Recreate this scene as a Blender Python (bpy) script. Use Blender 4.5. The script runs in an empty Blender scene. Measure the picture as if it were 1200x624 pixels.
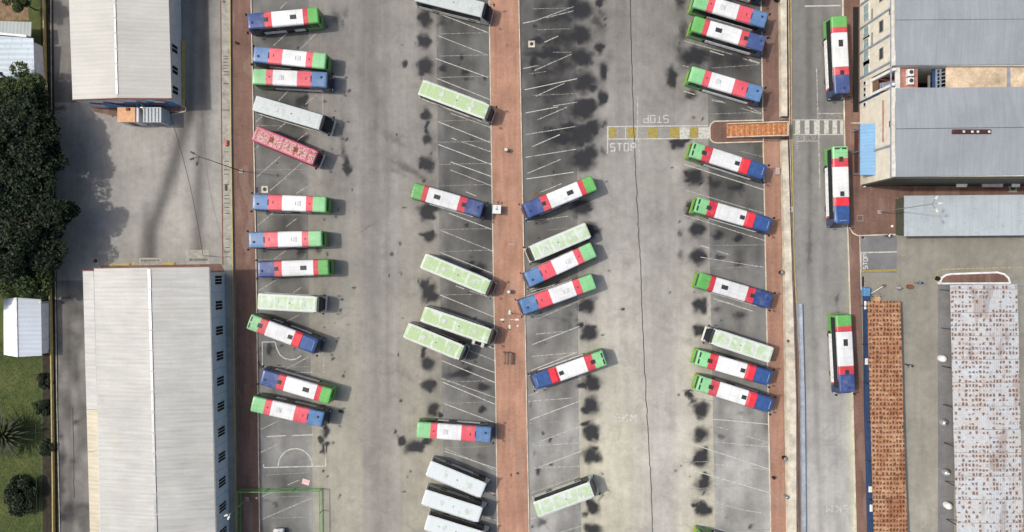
import bpy, bmesh, math, random
import numpy as np
from mathutils import Vector, Matrix
random.seed(7); rng = np.random.RandomState(5)
PI = math.pi
scene = bpy.context.scene
COL = scene.collection
S = 0.135          # metres per survey pixel on the ground
HC = 100.0         # height the survey was taken from
def G(px, py, h=0.0):
    k = S*(HC-h)/HC
    return ((px-600)*k, (312-py)*k, h)
def G2(px, py, h=0.0):
    g = G(px, py, h); return (g[0], g[1])
def lin(r, g=None, b=None):
    if g is None: g = b = r
    f = lambda c: (c/255/12.92) if c/255 <= .04045 else ((c/255+.055)/1.055)**2.4
    return (f(r), f(g), f(b), 1)

# ------------------------------------------------------------------ materials
class NT:
    def __init__(s, name, rough=.8, metal=0.0, spec=.3):
        s.m = bpy.data.materials.new(name); s.m.use_nodes = True
        s.t = s.m.node_tree; s.b = s.t.nodes['Principled BSDF']
        s.b.inputs['Roughness'].default_value = rough
        s.b.inputs['Metallic'].default_value = metal
        s.b.inputs['Specular IOR Level'].default_value = spec
    def n(s, ty, **kw):
        nd = s.t.nodes.new(ty)
        for k, v in kw.items(): setattr(nd, k, v)
        return nd
    def put(s, sock, v):
        if hasattr(v, 'is_linked') or isinstance(v, bpy.types.NodeSocket): s.t.links.new(v, sock)
        else: sock.default_value = v
    def math(s, op, a, b=0.0, clamp=False):
        nd = s.n('ShaderNodeMath', operation=op); nd.use_clamp = clamp
        s.put(nd.inputs[0], a); s.put(nd.inputs[1], b); return nd.outputs[0]
    def coord(s, kind='Object'):
        return s.n('ShaderNodeTexCoord').outputs[kind]
    def world(s): return s.n('ShaderNodeNewGeometry').outputs['Position']
    def sep(s, v):
        nd = s.n('ShaderNodeSeparateXYZ'); s.put(nd.inputs[0], v); return nd.outputs
    def comb(s, x, y, z):
        nd = s.n('ShaderNodeCombineXYZ')
        for i, v in enumerate((x, y, z)): s.put(nd.inputs[i], v)
        return nd.outputs[0]
    def map(s, v, scale=(1,1,1), loc=(0,0,0), rot=(0,0,0)):
        nd = s.n('ShaderNodeMapping'); s.put(nd.inputs[0], v)
        nd.inputs['Scale'].default_value = scale; nd.inputs['Location'].default_value = loc; nd.inputs['Rotation'].default_value = rot
        return nd.outputs[0]
    def noise(s, v, scale, detail=4, rough=.55, dist=0):
        nd = s.n('ShaderNodeTexNoise'); s.put(nd.inputs['Vector'], v)
        nd.inputs['Scale'].default_value = scale; nd.inputs['Detail'].default_value = detail
        nd.inputs['Roughness'].default_value = rough; nd.inputs['Distortion'].default_value = dist
        return nd.outputs['Fac']
    def ramp(s, f, stops, const=False):
        nd = s.n('ShaderNodeValToRGB'); cr = nd.color_ramp
        cr.interpolation = 'CONSTANT' if const else 'LINEAR'
        while len(cr.elements) > 1: cr.elements.remove(cr.elements[0])
        cr.elements[0].position = stops[0][0]; cr.elements[0].color = col4(stops[0][1])
        for p, c in stops[1:]:
            e = cr.elements.new(p); e.color = col4(c)
        s.put(nd.inputs[0], f); return nd.outputs[0]
    def mr(s, v, a, b, c=0.0, d=1.0, smooth=False):
        nd = s.n('ShaderNodeMapRange'); nd.clamp = True
        if smooth: nd.interpolation_type = 'SMOOTHSTEP'
        s.put(nd.inputs[0], v)
        for i, x in enumerate((a, b, c, d)): s.put(nd.inputs[i+1], x)
        return nd.outputs[0]
    def mix(s, f, a, b, mode='MIX'):
        nd = s.n('ShaderNodeMix', data_type='RGBA', blend_type=mode); s.put(nd.inputs[0], f)
        s.put(nd.inputs[6], col4(a) if not isinstance(a, bpy.types.NodeSocket) else a)
        s.put(nd.inputs[7], col4(b) if not isinstance(b, bpy.types.NodeSocket) else b)
        return nd.outputs[2]
    def scale(s, c, f):       # colour * scalar
        cc = s.n('ShaderNodeCombineColor')
        for i in range(3): s.put(cc.inputs[i], f)
        return s.mix(1.0, c, cc.outputs[0], 'MULTIPLY')
    def rand(s): return s.n('ShaderNodeObjectInfo').outputs['Random']
    def base(s, c): s.put(s.b.inputs['Base Color'], col4(c) if not isinstance(c, bpy.types.NodeSocket) else c); return s
    def bump(s, h, strength=.3, dist=.02):
        nd = s.n('ShaderNodeBump'); nd.inputs['Strength'].default_value = strength; nd.inputs['Distance'].default_value = dist
        s.put(nd.inputs['Height'], h); s.t.links.new(nd.outputs[0], s.b.inputs['Normal'])
def col4(c):
    if isinstance(c, (int, float)): return (c, c, c, 1)
    return tuple(c)+(1,) if len(c) == 3 else tuple(c)

def plain(name, c, rough=.7, metal=0, amt=.22, scale=1.5):
    n = NT(name, rough, metal); v = n.coord()
    f = n.mr(n.noise(v, scale, 5), .3, .7, 1-amt, 1+amt*.5)
    g = n.mr(n.noise(v, scale*9, 3), .3, .7, 1-amt*.4, 1+amt*.3)
    n.base(n.scale(n.scale(col4(c), f) if False else n.scale(n.mix(0, c, c), f), g)); return n.m
M = {}
M['white'] = plain('white_paint', (.72,.73,.72)); M['offwhite'] = plain('off_white_paint', (.62,.60,.54))
M['black'] = plain('black_rubber', (.012,.012,.013)); M['darkgrey'] = plain('dark_grey_metal', (.05,.052,.055))
M['steel'] = plain('galvanised_steel', (.35,.36,.37), .45, .6); M['grey'] = plain('grey_metal', (.22,.23,.24))
M['glass'] = plain('dark_glass', (.012,.016,.022), .12, 0, .1); M['paleglass'] = plain('pale_window_glass', (.26,.36,.38), .15)
M['blue'] = plain('blue_paint', (.09,.24,.46)); M['darkblue'] = plain('dark_blue_paint', (.03,.06,.14))
M['skyblue'] = None
M['green'] = plain('green_painted_steel', (.13,.33,.10)); M['red'] = plain('red_plastic', (.5,.06,.05))
M['redbrown'] = plain('red_brown_trim', (.20,.07,.055)); M['yellow'] = plain('ochre_paint', (.42,.33,.13))
M['creamconc'] = plain('pale_cream_concrete', (.56,.51,.41), .9, 0, .35, .7)
M['conc'] = plain('concrete', (.34,.325,.28), .9, 0, .35, 1.2)
M['tank'] = plain('polished_tank_metal', (.6,.62,.64), .25, .7)
M['amber'] = plain('amber_lens', (.7,.25,.02), .3); M['redlens'] = plain('red_lens', (.5,.01,.01), .3)
M['lamp'] = plain('lamp_lens', (.8,.8,.78), .2)
M['bark'] = plain('bark', (.09,.065,.045)); M['skin'] = plain('skin', (.16,.085,.05)); M['hair'] = plain('hair', (.012,.01,.009))
M['pink'] = plain('pink_cloth', (.68,.48,.46)); M['rust'] = plain('rusty_steel', (.22,.08,.035), .85, 0, .5, 2.5)
M['peach'] = plain('peach_roof_sheet', (.62,.36,.20), .8, 0, .2); M['creamroof'] = plain('cream_roof_slab', (.58,.46,.32), .9, 0, .45, .5)
M['bluegrey'] = plain('blue_grey_paint', (.25,.29,.36), .6, 0, .25)
M['bark2'] = plain('brown_timber', (.16,.10,.065))

M['peachred'] = plain('red_oxide_roof', (.42,.20,.16), .9, 0, .4); M['crackfloor'] = plain('dark_yard_floor', (.03,.025,.022)); M['darkmaroon'] = plain('dark_maroon_cover', (.06,.025,.025))
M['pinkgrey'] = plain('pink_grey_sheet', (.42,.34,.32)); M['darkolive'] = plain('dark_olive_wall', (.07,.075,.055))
M['plank0'] = plain('orange_plank', (.46,.19,.075), .85, 0, .5, 3); M['plank1'] = plain('worn_orange_plank', (.40,.17,.08), .85, 0, .5, 3); M['plank2'] = plain('pale_orange_plank', (.52,.25,.11), .85, 0, .5, 3)
M['whitelid'] = plain('pale_cabinet_lid', (.66,.70,.68)); M['redrag'] = plain('faded_red_cloth', (.5,.12,.10)); M['leafl'] = plain('dead_leaves', (.07,.03,.02)); M['slat'] = plain('grey_brown_timber', (.26,.19,.15)); M['violet'] = plain('pale_violet_paint', (.36,.33,.42))
M['paleblue'] = plain('pale_blue_grey_paint', (.33,.38,.44), .7, 0, .35, .8)
# paved walkways
def paver(name, c, c2):
    n = NT(name, .9); v = n.world()
    br = n.n('ShaderNodeTexBrick'); n.put(br.inputs['Vector'], v)
    br.inputs['Color1'].default_value = col4(c); br.inputs['Color2'].default_value = col4(c2); br.inputs['Mortar'].default_value = col4(tuple(x*.6 for x in c))
    br.inputs['Scale'].default_value = 1; br.inputs['Brick Width'].default_value = .4; br.inputs['Row Height'].default_value = .2; br.inputs['Mortar Size'].default_value = .012
    big = n.mr(n.noise(v, .16, 5, .65), .3, .7, .72, 1.18)
    st = n.mr(n.noise(n.map(v, (1.4,.12,1)), 1, 4), .3, .7, .82, 1.12)
    fine = n.mr(n.noise(v, 6, 3), .3, .7, .9, 1.1)
    c_ = n.scale(n.scale(n.scale(br.outputs[0], big), st), fine)
    greasy = n.mr(n.noise(v, .45, 6, .7), .62, .72, 0, .55)
    c_ = n.mix(greasy, c_, (.10,.075,.06))
    rep = n.mr(n.noise(n.map(v, (1,.35,1)), .35, 2, .4), .60, .62, 0, .22); c_ = n.mix(rep, c_, (.30,.24,.20))
    c_ = n.mix(n.mr(n.noise(v, 1.3, 6, .75), .60, .70, 0, .4), c_, (.12,.10,.085))
    n.base(c_); return n.m
M['paver'] = paver('terracotta_pavers', (.42,.24,.165), (.38,.21,.145))
M['paver_dark'] = paver('brown_pavers', (.20,.118,.092), (.17,.10,.078)); M['paver_mid'] = paver('red_brown_pavers', (.36,.205,.145), (.32,.18,.125))

# corrugated sheets: ribs run along `axis`
def sheet(name, c, axis='x', period=.6, amt=.05, dirt=.12, warm=(.45,.40,.28), spots=0.0, joints=3.2, bs=.15):
    n = NT(name, .55, 0, .4); v = n.world(); o = n.sep(v)
    a = o[1] if axis == 'x' else o[0]; b = o[0] if axis == 'x' else o[1]
    w = n.math('SINE', n.math('MULTIPLY', a, 2*PI/period))
    rib = n.mr(w, -1, 1, 1-amt, 1+amt)
    big = n.mr(n.noise(v, .12, 5, .6), .3, .7, 1-dirt, 1+dirt*.5)
    stv = n.map(v, (.15, 2.2, 1) if axis == 'x' else (2.2, .15, 1))
    st = n.mr(n.noise(stv, 1, 4), .35, .75, 1, 1-dirt)
    fine = n.mr(n.noise(v, 4, 4), .3, .7, .96, 1.04)
    # lap joints between sheets
    fr = n.math('FRACT', n.math('MULTIPLY', a, 1/joints)); jn = n.math('LESS_THAN', fr, .03)
    col = n.scale(n.scale(n.scale(n.scale(n.mix(0, c, c), rib), big), st), fine)
    col = n.mix(n.math('MULTIPLY', jn, .22), col, tuple(x*.6 for x in c[:3]))
    col = n.mix(n.mr(n.noise(v, .35, 6, .7), .58, .75, 0, dirt*2.2), col, warm)
    if spots:
        s1 = n.noise(n.map(v, (1, 2.4, 1) if axis=='y' else (2.4,1,1)), 1.3, 6, .75)
        col = n.mix(n.mr(s1, .70-spots*.1, .74, 0, .8), col, (.05,.055,.06))
    n.base(col); n.bump(w, bs, .03); return n.m
M['roofA'] = sheet('pale_roof_sheeting', (.46,.455,.42), 'x', .62, .035)
M['roofB'] = sheet('white_roof_sheeting', (.46,.46,.435), 'x', .62, .03, .2)
M['cream'] = sheet('cream_leanto_sheeting', (.52,.475,.36), 'x', .62, .05, .2)
M['roofC'] = sheet('blue_grey_roof_sheeting', (.30,.322,.348), 'y', .5, .010, .15, (.38,.38,.39), bs=.03)
M['roofD'] = sheet('pale_blue_roof_sheeting', (.42,.475,.50), 'y', .5, .015, .14, (.36,.36,.32), 1.2, bs=.05)
M['roofS'] = sheet('light_blue_shed_sheeting', (.42,.50,.56), 'x', .8, .12, .15, (.2,.22,.2), 1.5, 1.1)
M['roofT'] = sheet('white_shed_sheeting', (.46,.51,.57), 'x', .7, .06, .1, (.3,.3,.3), .3, 1.0)
M['roofgreyS'] = sheet('grey_shed_sheeting', (.33,.37,.36), 'y', .55, .12, .15); M['roofT2'] = sheet('bright_white_shed_sheeting', (.76,.80,.83), 'x', .7, .05, .1, (.4,.4,.4), .2, 1.0)
M['earth'] = plain('bare_earth', (.22,.15,.09), .95, 0, .4)
M['canopy'] = sheet('sky_blue_canopy_sheeting', (.125,.28,.47), 'x', .5, .05, .15, (.35,.4,.45))
M['wallC'] = plain('cream_wall_render', (.62,.59,.50), .9, 0, .16, .8); M['wallB'] = plain('blue_grey_wall_render', (.56,.61,.66), .9, 0, .12)
M['wallA'] = plain('pale_wall_render', (.60,.59,.60), .9, 0, .15); M['stain'] = plain('faded_red_stain', (.42,.22,.19))

def rusty(name, basec, rustc, density, rust2):
    n = NT(name, .85); v = n.world(); o = n.sep(v)
    row = .72
    w1 = n.noise(v, 1.1, 4, .6); w2 = n.noise(n.map(v, (1,1,1), (31,7,0)), 1.4, 4, .6)
    xw = n.math('ADD', o[0], n.math('MULTIPLY', n.math('SUBTRACT', w1, .5), .8)); yw = n.math('ADD', o[1], n.math('MULTIPLY', n.math('SUBTRACT', w2, .5), .45))
    q = n.math('MULTIPLY', yw, 1/row); fl = n.math('FLOOR', q); fr = n.math('FRACT', q)
    p = n.math('MULTIPLY', xw, 1/.52); cx = n.math('FLOOR', p); fx = n.math('FRACT', p)
    wn = n.n('ShaderNodeTexWhiteNoise', noise_dimensions='2D'); n.put(wn.inputs['Vector'], n.comb(cx, fl, 0.0))
    big = n.noise(v, .2, 5, .65)
    shape = n.math('MULTIPLY', n.mr(n.math('ABSOLUTE', n.math('SUBTRACT', fx, .5)), .44, .20), n.math('MULTIPLY', n.mr(fr, .02, .2), n.mr(fr, 1.0, .62)))
    wn2 = n.n('ShaderNodeTexWhiteNoise', noise_dimensions='2D'); n.put(wn2.inputs['Vector'], n.comb(fl, cx, 0.0)); lo = n.mr(wn2.outputs['Value'], 0, 1, .9, .35); shape = n.math('MULTIPLY', shape, n.mr(fr, n.math('ADD', lo, .1), lo))
    val = n.math('ADD', wn.outputs['Value'], n.math('MULTIPLY', n.math('SUBTRACT', big, .5), 2.2))
    m = n.math('MULTIPLY', n.mr(val, density, density+.3), shape)
    fine = n.mr(n.noise(v, 5, 4), .3, .7, .8, 1.15)
    halo = n.mr(n.noise(v, .9, 6, .7), .40, .66)
    c = n.mix(n.math('MULTIPLY', halo, n.mr(big, .3, .65, .45 if density < 0 else .25, 1.0 if density < 0 else .9)), basec, rust2)
    c = n.mix(n.math('MULTIPLY', n.math('LESS_THAN', fr, .10), .22), c, rust2)
    wash = n.mr(n.noise(n.map(v, (.5,.35,1)), .6, 6, .75), .44, .66, 0, .75 if density < 0 else .55)
    c = n.mix(wash, c, rust2)
    lap = n.math('LESS_THAN', n.math('FRACT', n.math('MULTIPLY', o[1], 1/3.6)), .025); c = n.mix(n.math('MULTIPLY', lap, .6), c, rustc)
    rp_ = n.mr(n.noise(n.map(v, (.8,.22,1)), .5, 3, .5), .60, .64, 0, .35); c = n.mix(rp_, c, rustc)
    c = n.mix(n.math('MULTIPLY', m, .92), c, rustc)
    n.base(n.scale(c, fine)); n.bump(n.math('SINE', n.math('MULTIPLY', o[0], 2*PI/.3)), .3, .03); return n.m
M['rustG'] = rusty('rust_spotted_white_roofing', (.46,.51,.55), (.15,.07,.04), .26, (.45,.39,.34))
M['rustF'] = rusty('heavily_rusted_roofing', (.47,.30,.18), (.085,.03,.015), -.30, (.25,.085,.032))

# ground: albedo from a vertex attribute, plus worn aggregate, plus oil stains
def ground_mat(name, speck=1.0):
    n = NT(name, .93); v = n.world()
    at = n.n('ShaderNodeAttribute', attribute_name='tint'); oil = n.n('ShaderNodeAttribute', attribute_name='oil').outputs['Fac']
    big = n.mr(n.noise(v, .09, 6, .65), .3, .7, .86, 1.12)
    st = n.mr(n.noise(n.map(v, (1.1,.07,1)), 1, 5, .6), .3, .7, .92, 1.07)
    mid = n.mr(n.noise(v, .8, 6, .7, .3), .3, .7, .86, 1.10)
    fine = n.mr(n.noise(v, 7, 4, .7), .3, .7, .88, 1.12)
    c = n.scale(n.scale(n.scale(n.scale(at.outputs['Color'], big), st), mid), fine)
    c = n.mix(n.mr(n.noise(v, .3, 6, .7, .5), .52, .72, 0, .32), c, (.09,.088,.085))
    drips = n.mr(n.noise(v, 1.6, 3, .8), .70, .76, 0, .5)
    c = n.mix(drips, c, (.05,.048,.045))
    e = n.math('ADD', n.math('MULTIPLY', oil, 1.28), n.math('MULTIPLY', n.math('SUBTRACT', n.noise(v, 1.4, 7, .70, 0), .5), .46))
    e2 = n.mr(e, .16, 1.02, 0, .96, True)
    halo = n.mr(oil, .0, .5, 0, .5)
    c = n.mix(halo, c, n.scale(c, .55))
    c = n.mix(e2, c, (.016,.017,.021))
    n.base(c); n.put(n.b.inputs['Roughness'], n.mr(e2, 0, 1, .93, .7))
    return n.m
M['ground'] = ground_mat('worn_concrete_ground'); M['asphalt'] = ground_mat('patched_asphalt')
def lawn_mat():
    n = NT('mown_grass', .95); v = n.world()
    a = n.mix(n.mr(n.noise(v, .25, 6, .7), .35, .65), (.042,.066,.017), (.098,.112,.035))
    a = n.mix(n.mr(n.noise(v, 3, 5, .7), .5, .75, 0, .6), a, (.03,.05,.012))
    a = n.mix(n.mr(n.noise(v, .4, 4), .62, .72, 0, .6), a, (.13,.09,.05))
    n.base(a); return n.m
M['lawn'] = lawn_mat()
def soil_mat():
    n = NT('dark_soil_and_litter', .97); v = n.world()
    n.base(n.mix(n.mr(n.noise(v, 1.2, 6, .75), .35, .65), (.018,.017,.012), (.05,.043,.03))); return n.m
M['soil'] = soil_mat()
def paint_mat(name, c, wear=.5):
    n = NT(name, .8); v = n.world()
    a = n.noise(v, 2.6, 6, .75)
    keep = n.mr(a, wear-.16, wear+.1, .18, .95)
    n.base(c)
    tr = n.n('ShaderNodeBsdfTransparent'); mx = n.n('ShaderNodeMixShader')
    n.put(mx.inputs[0], keep); n.t.links.new(tr.outputs[0], mx.inputs[1]); n.t.links.new(n.b.outputs[0], mx.inputs[2])
    out = n.t.nodes['Material Output']; n.t.links.new(mx.outputs[0], out.inputs[0]); return n.m
M['line'] = paint_mat('worn_white_line_paint', (.52,.51,.46), .52); M['faint'] = paint_mat('faded_white_line_paint', (.40,.39,.35), .60)
M['boldline'] = paint_mat('fresh_white_line_paint', (.52,.52,.47), .43); M['yline'] = paint_mat('worn_yellow_paint', (.34,.27,.07), .42)
M['yfaint'] = paint_mat('faded_yellow_paint', (.45,.38,.20), .5)
M['crack'] = plain('dark_joint_sealant', (.035,.035,.035))
def leaf_mat(name, a, b):
    n = NT(name, .6, 0, .25); v = n.world()
    r = n.noise(v, .5, 4, .7)
    c = n.mix(n.mr(r, .35, .65), a, b); c = n.scale(c, n.mr(n.noise(v, 6, 2), .3, .7, .7, 1.3)); n.base(c)
    return n.m
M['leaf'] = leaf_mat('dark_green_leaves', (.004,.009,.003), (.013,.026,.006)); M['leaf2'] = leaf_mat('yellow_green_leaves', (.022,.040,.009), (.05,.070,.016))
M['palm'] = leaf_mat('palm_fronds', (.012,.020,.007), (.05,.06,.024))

# ------------------------------------------------------------------ mesh building
class MB:
    def __init__(s): s.v = []; s.f = []
    def add(s, vs, fs):
        k = len(s.v); s.v += [tuple(p) for p in vs]; s.f += [tuple(i+k for i in f) for f in fs]; return s
    def box(s, x0, x1, y0, y1, z0, z1):
        vs = [(x,y,z) for z in (z0,z1) for y in (y0,y1) for x in (x0,x1)]
        return s.add(vs, [(0,2,3,1),(4,5,7,6),(0,1,5,4),(2,6,7,3),(0,4,6,2),(1,3,7,5)])
    def bbox(s, x0, x1, y0, y1, z0, z1, b=.03):   # box with bevelled top edges
        vs = [(x0,y0,z0),(x1,y0,z0),(x1,y1,z0),(x0,y1,z0),(x0,y0,z1-b),(x1,y0,z1-b),(x1,y1,z1-b),(x0,y1,z1-b),
              (x0+b,y0+b,z1),(x1-b,y0+b,z1),(x1-b,y1-b,z1),(x0+b,y1-b,z1)]
        return s.add(vs, [(3,2,1,0),(0,1,5,4),(1,2,6,5),(2,3,7,6),(3,0,4,7),(4,5,9,8),(5,6,10,9),(6,7,11,10),(7,4,8,11),(8,9,10,11)])
    def prism(s, pts, z0, z1):                     # pts: ccw (x,y); z may be list
        n = len(pts); zz = z1 if isinstance(z1, (list, tuple)) else [z1]*n
        vs = [(p[0],p[1],z0) for p in pts]+[(p[0],p[1],zz[i]) for i, p in enumerate(pts)]
        return s.add(vs, [tuple(range(n-1,-1,-1)), tuple(range(n,2*n))]+[(i,(i+1)%n,(i+1)%n+n,i+n) for i in range(n)])
    def quad(s, a, b, c, d): return s.add([a,b,c,d], [(0,1,2,3)])
    def bar(s, p, q, w, h=None):                   # square bar between two points
        p = Vector(p); q = Vector(q); d = (q-p).normalized(); h = h or w
        up = Vector((0,0,1)) if abs(d.z) < .95 else Vector((1,0,0))
        a = d.cross(up).normalized()*w/2; b = a.cross(d).normalized()*h/2
        vs = [p-a-b,p+a-b,p+a+b,p-a+b,q-a-b,q+a-b,q+a+b,q-a+b]
        return s.add(vs, [(0,1,2,3),(7,6,5,4),(0,4,5,1),(1,5,6,2),(2,6,7,3),(3,7,4,0)])
    def tube(s, pts, rs, n=10):
        pts = [Vector(p) for p in pts]
        if not isinstance(rs, (list, tuple)): rs = [rs]*len(pts)
        k = len(s.v); rings = []
        for i, p in enumerate(pts):
            d = (pts[min(i+1,len(pts)-1)]-pts[max(i-1,0)]).normalized()
            up = Vector((0,0,1)) if abs(d.z) < .9 else Vector((1,0,0))
            a = d.cross(up).normalized(); b = a.cross(d).normalized()
            for j in range(n):
                t = 2*PI*j/n; s.v.append(tuple(p+(a*math.cos(t)+b*math.sin(t))*rs[i]))
        for i in range(len(pts)-1):
            for j in range(n):
                s.f.append((k+i*n+j, k+i*n+(j+1)%n, k+(i+1)*n+(j+1)%n, k+(i+1)*n+j))
        s.f.append(tuple(k+j for j in range(n-1,-1,-1))); s.f.append(tuple(k+(len(pts)-1)*n+j for j in range(n)))
        return s
    def lathe(s, prof, n=16, c=(0,0,0)):           # prof: (r,z)
        k = len(s.v)
        for r, z in prof:
            for j in range(n): s.v.append((c[0]+r*math.cos(2*PI*j/n), c[1]+r*math.sin(2*PI*j/n), c[2]+z))
        for i in range(len(prof)-1):
            for j in range(n): s.f.append((k+i*n+j, k+i*n+(j+1)%n, k+(i+1)*n+(j+1)%n, k+(i+1)*n+j))
        s.f.append(tuple(k+j for j in range(n-1,-1,-1))); s.f.append(tuple(k+(len(prof)-1)*n+j for j in range(n)))
        return s
    def build(s, name, mat, parent=None, smooth=False, fix=True):
        me = bpy.data.meshes.new(name); me.from_pydata(s.v, [], s.f)
        if fix:
            bm = bmesh.new(); bm.from_mesh(me); bmesh.ops.recalc_face_normals(bm, faces=bm.faces); bm.to_mesh(me); bm.free()
        me.materials.append(M[mat] if isinstance(mat, str) else mat)
        if smooth: me.polygons.foreach_set('use_smooth', [True]*len(me.polygons))
        me.update()
        o = bpy.data.objects.new(name, me); COL.objects.link(o)
        if parent: o.parent = parent
        return o
def tag(o, label=None, cat=None, group=None, kind=None):
    if label: o['label'] = label
    if cat: o['category'] = cat
    if group: o['group'] = group
    if kind: o['kind'] = kind
    return o
def empty(name, loc=(0,0,0), rz=0):
    o = bpy.data.objects.new(name, None); COL.objects.link(o); o.location = loc; o.rotation_euler = (0,0,rz); return o
def thing(name, label, cat, loc=(0,0,0), rz=0, group=None):
    return tag(empty(name, loc, rz), label, cat, group)
def copy_tree(o, parent=None):
    c = o.copy(); COL.objects.link(c); c.parent = parent
    for ch in list(o.children): copy_tree(ch, c)
    return c
def struct(o): o['kind'] = 'structure'; return o

# ------------------------------------------------------------------ ground survey
YY = [0,156,312,468,624]
def E(xs, ys=YY):
    xs = np.array(xs, float); ys = np.array(ys, float)
    def f(y):
        r = np.interp(y, ys, xs)
        s0 = (xs[1]-xs[0])/(ys[1]-ys[0]); s1 = (xs[-1]-xs[-2])/(ys[-1]-ys[-2])
        return r + np.where(np.asarray(y) < ys[0], (y-ys[0])*s0, 0) + np.where(np.asarray(y) > ys[-1], (y-ys[-1])*s1, 0)
    return f
LWl = E([272,274,276.5,277.5,279]); LWr = E([294.5,297.5,300.5,302.5,304.5])
B1r = E([362,361,361,365,367])
B2l = E([511,513,515.5,518,521]); CWl = E([573,575.5,578,581,583]); CWr = E([608,611,614,617,620])
B3r = E([675,676,677,678,681])
B4l = E([828,830,832,835,838]); RWl = E([891.5,894,897,900,903]); RWr = E([911,912.5,916,918,920])
RDl = E([927,928,931,940,945]); RDr = E([987.5,989.5,994.5,999,1003]); EWr = E([1002,1003,1007.5,1011.5,1016])

def vnoise(x, y, seed=0):
    r = np.random.RandomState(seed); T = r.rand(64,64)
    xi = np.floor(x).astype(int); yi = np.floor(y).astype(int); fx = x-xi; fy = y-yi
    fx = fx*fx*(3-2*fx); fy = fy*fy*(3-2*fy)
    g = lambda a, b: T[a % 64, b % 64]
    return (g(xi,yi)*(1-fx)+g(xi+1,yi)*fx)*(1-fy)+(g(xi,yi+1)*(1-fx)+g(xi+1,yi+1)*fx)*fy
# oil and rubber stains: x, y, rx, ry, angle, strength
OIL = [(498,24,8,9),(498,49,6,8),(498,77,9,9),(475,75,3,3),(499.6,135,6,6),(500,164,5,6),(500,150,1.5,9),(500,193,8,8),(503,245,12,7),(502,252,7,5),
 (503,278,6,6),(501,276,9,2.5),(502,342,6,11,-35),(508,347,7,6),(496,334,5,5),(501,427,8,7),(497,415,2.5,8),(502,452,8,7),(507,480,7,7),(516,486,2,3),(566,453,8,5),(540,436,14,3.5,15),
 (487,523,13,7,15),(472,517,5,5),(500,518,6,4,-30),(518,27,7,6,0,.5),(546,85,6,4),(520,81,4,3),(560,316,9,6,25),(552,307,5,3),(541,66,3,3),(566,480,4,3),(562,534,6,6,0,.35),(530,25,4,4,0,.4),
 (682,11,14,11),(681,40,12,11),(682,68,11,10),(684,97,12,12),(684,124,12,8),(682,131,13,10),(682,157,15,12),(683,187,15,12),(658,163,13,6,20),(648,157,8,5),(668,150,9,6),(681,243,12,10),
 (636,64,17,4),(625,74,3.5,8),(643,62,10,3),(660,20,13,6,-10,.6),(660,45,11,6,0,.6),(662,78,12,6,0,.55),(662,104,12,7,0,.55),(630,48,6,3),(650,59,6,4),(636,25,6,3,0,.45),(640,40,20,3,0,.3),(640,84,9,3,0,.5),
 (702,57,5,6),(707,86,4,10),(705,116,5,8),(700,25,7,14,30,.55),(704,2,5,5),(694,96,7,7,0,.7),(705,113,5,8,0,.6),(692,126,7,9),(694,150,8,8),(692,180,8,9),(707,146,3,6,0,.6),(706,178,4,8,0,.5),
 (788,91,5,12),(785,97,3,8,0,.7),(808,68,15,10,-20,.8),(800,38,6,12,0,.55),(798,4,6,7,0,.7),(795,60,4,8,0,.5),(690,271,10,9),(686,275,12,8),(688,358,9,9),(691,391,9,8),(680,381,3,3),(693,449,10,9),(682,452,6,4),(693,476,9,10),(685,481,4,4),(693,507,9,9),(685,498,5,3),(693,534,9,9),
 (694,593,7,7),(695,620,10,6),(686,603,3,5,0,.7),(634,611,7,6,0,.6),(631,552,3,4,0,.7),(704,582,2,7,-10,.5),(626,532,2,4,0,.4),(622,475,2,3,0,.5),
 (818,269,9,9),(818,301,9,9),(820,358,8,8),(866,279,5,4),(842,275,7,4,0,.8),(843,303,5,4,0,.7),(866,310,6,3,10,.6),(814,208,11,9),(838,215,10,6,0,.7),(864,220,9,6,0,.7),(794,168,8,6),(812,245,8,8),(803,164,6,4),
 (818,64,13,9),(860,72,13,7,0,.6),(840,66,22,7,0,.45),(809,112,8,6,0,.7),(862,15,20,12,0,.4),(796,273,3,6,0,.5),(797,298,3,7,0,.45),(820,388,8,7),(821,480,9,9),(808,462,6,4,-30),(812,469,4,6,-20,.7),
 (822,509,9,8),(822,537,9,10),(824,568,9,8),(827,557,2,4),(824,597,9,8),(815,592,5,2),(881,617,3,4,0,.6),(866,369,8,5,0,.6),(840,364,7,4,0,.5),(845,511,6,4,0,.5),(868,484,5,3,0,.4),(833,500,3,3,0,.4),
 (406,192,3.5,9,0,.8),(408,200,3,5),(402,180,2,10,15,.5),(382,506,3.5,6),(377,516,3.5,5),(379,525,3,5),(383,521,2,3),(380,551,2,2),(353,120,7,4),(358,116,4,4),(316,409,3.8,7.5),(308,410,2,3,0,.6),(353,293,6,4),(366,401,3,12,0,.6),(404,152,3,14,-15,.35),
 (356,163,7,3,10,.8),(362,176,6,4,20,.7),(305,427,2.5,4,0,.8),(394,20,6,12,20,.45),(400,30,4,5,0,.45),(404,16,6,8,0,.4),(372,293,5,4,0,.6),
 (981,352,2,10,0,.5),(981,370,4,4,0,.5),(949,60,5,60,0,.18),(949,200,4,50,0,.25),(948,290,3,40,0,.35),
 (70,127,8,3,0,.6),(86,540,3,3,0,.5),(71,536,6,8,0,.6),(72,570,4,16,0,.5),(80,606,10,8,0,.45),(88,496,4,3,0,.6),(72,512,3,3,0,.6),(74,606,3,5),(77,352,8,3,0,.7),
 (481,200,30,4.5,-28,.42),(460,162,22,6,-28,.34),(475,440,22,6,-32,.3),(430,268,16,2,35,.35),(402,440,2,2),(401,482,2.5,2.5),(462,506,2,2),(729,363,1.6,1.6,0,.9),(714,319,1.6,1.6,0,.7)]
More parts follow.
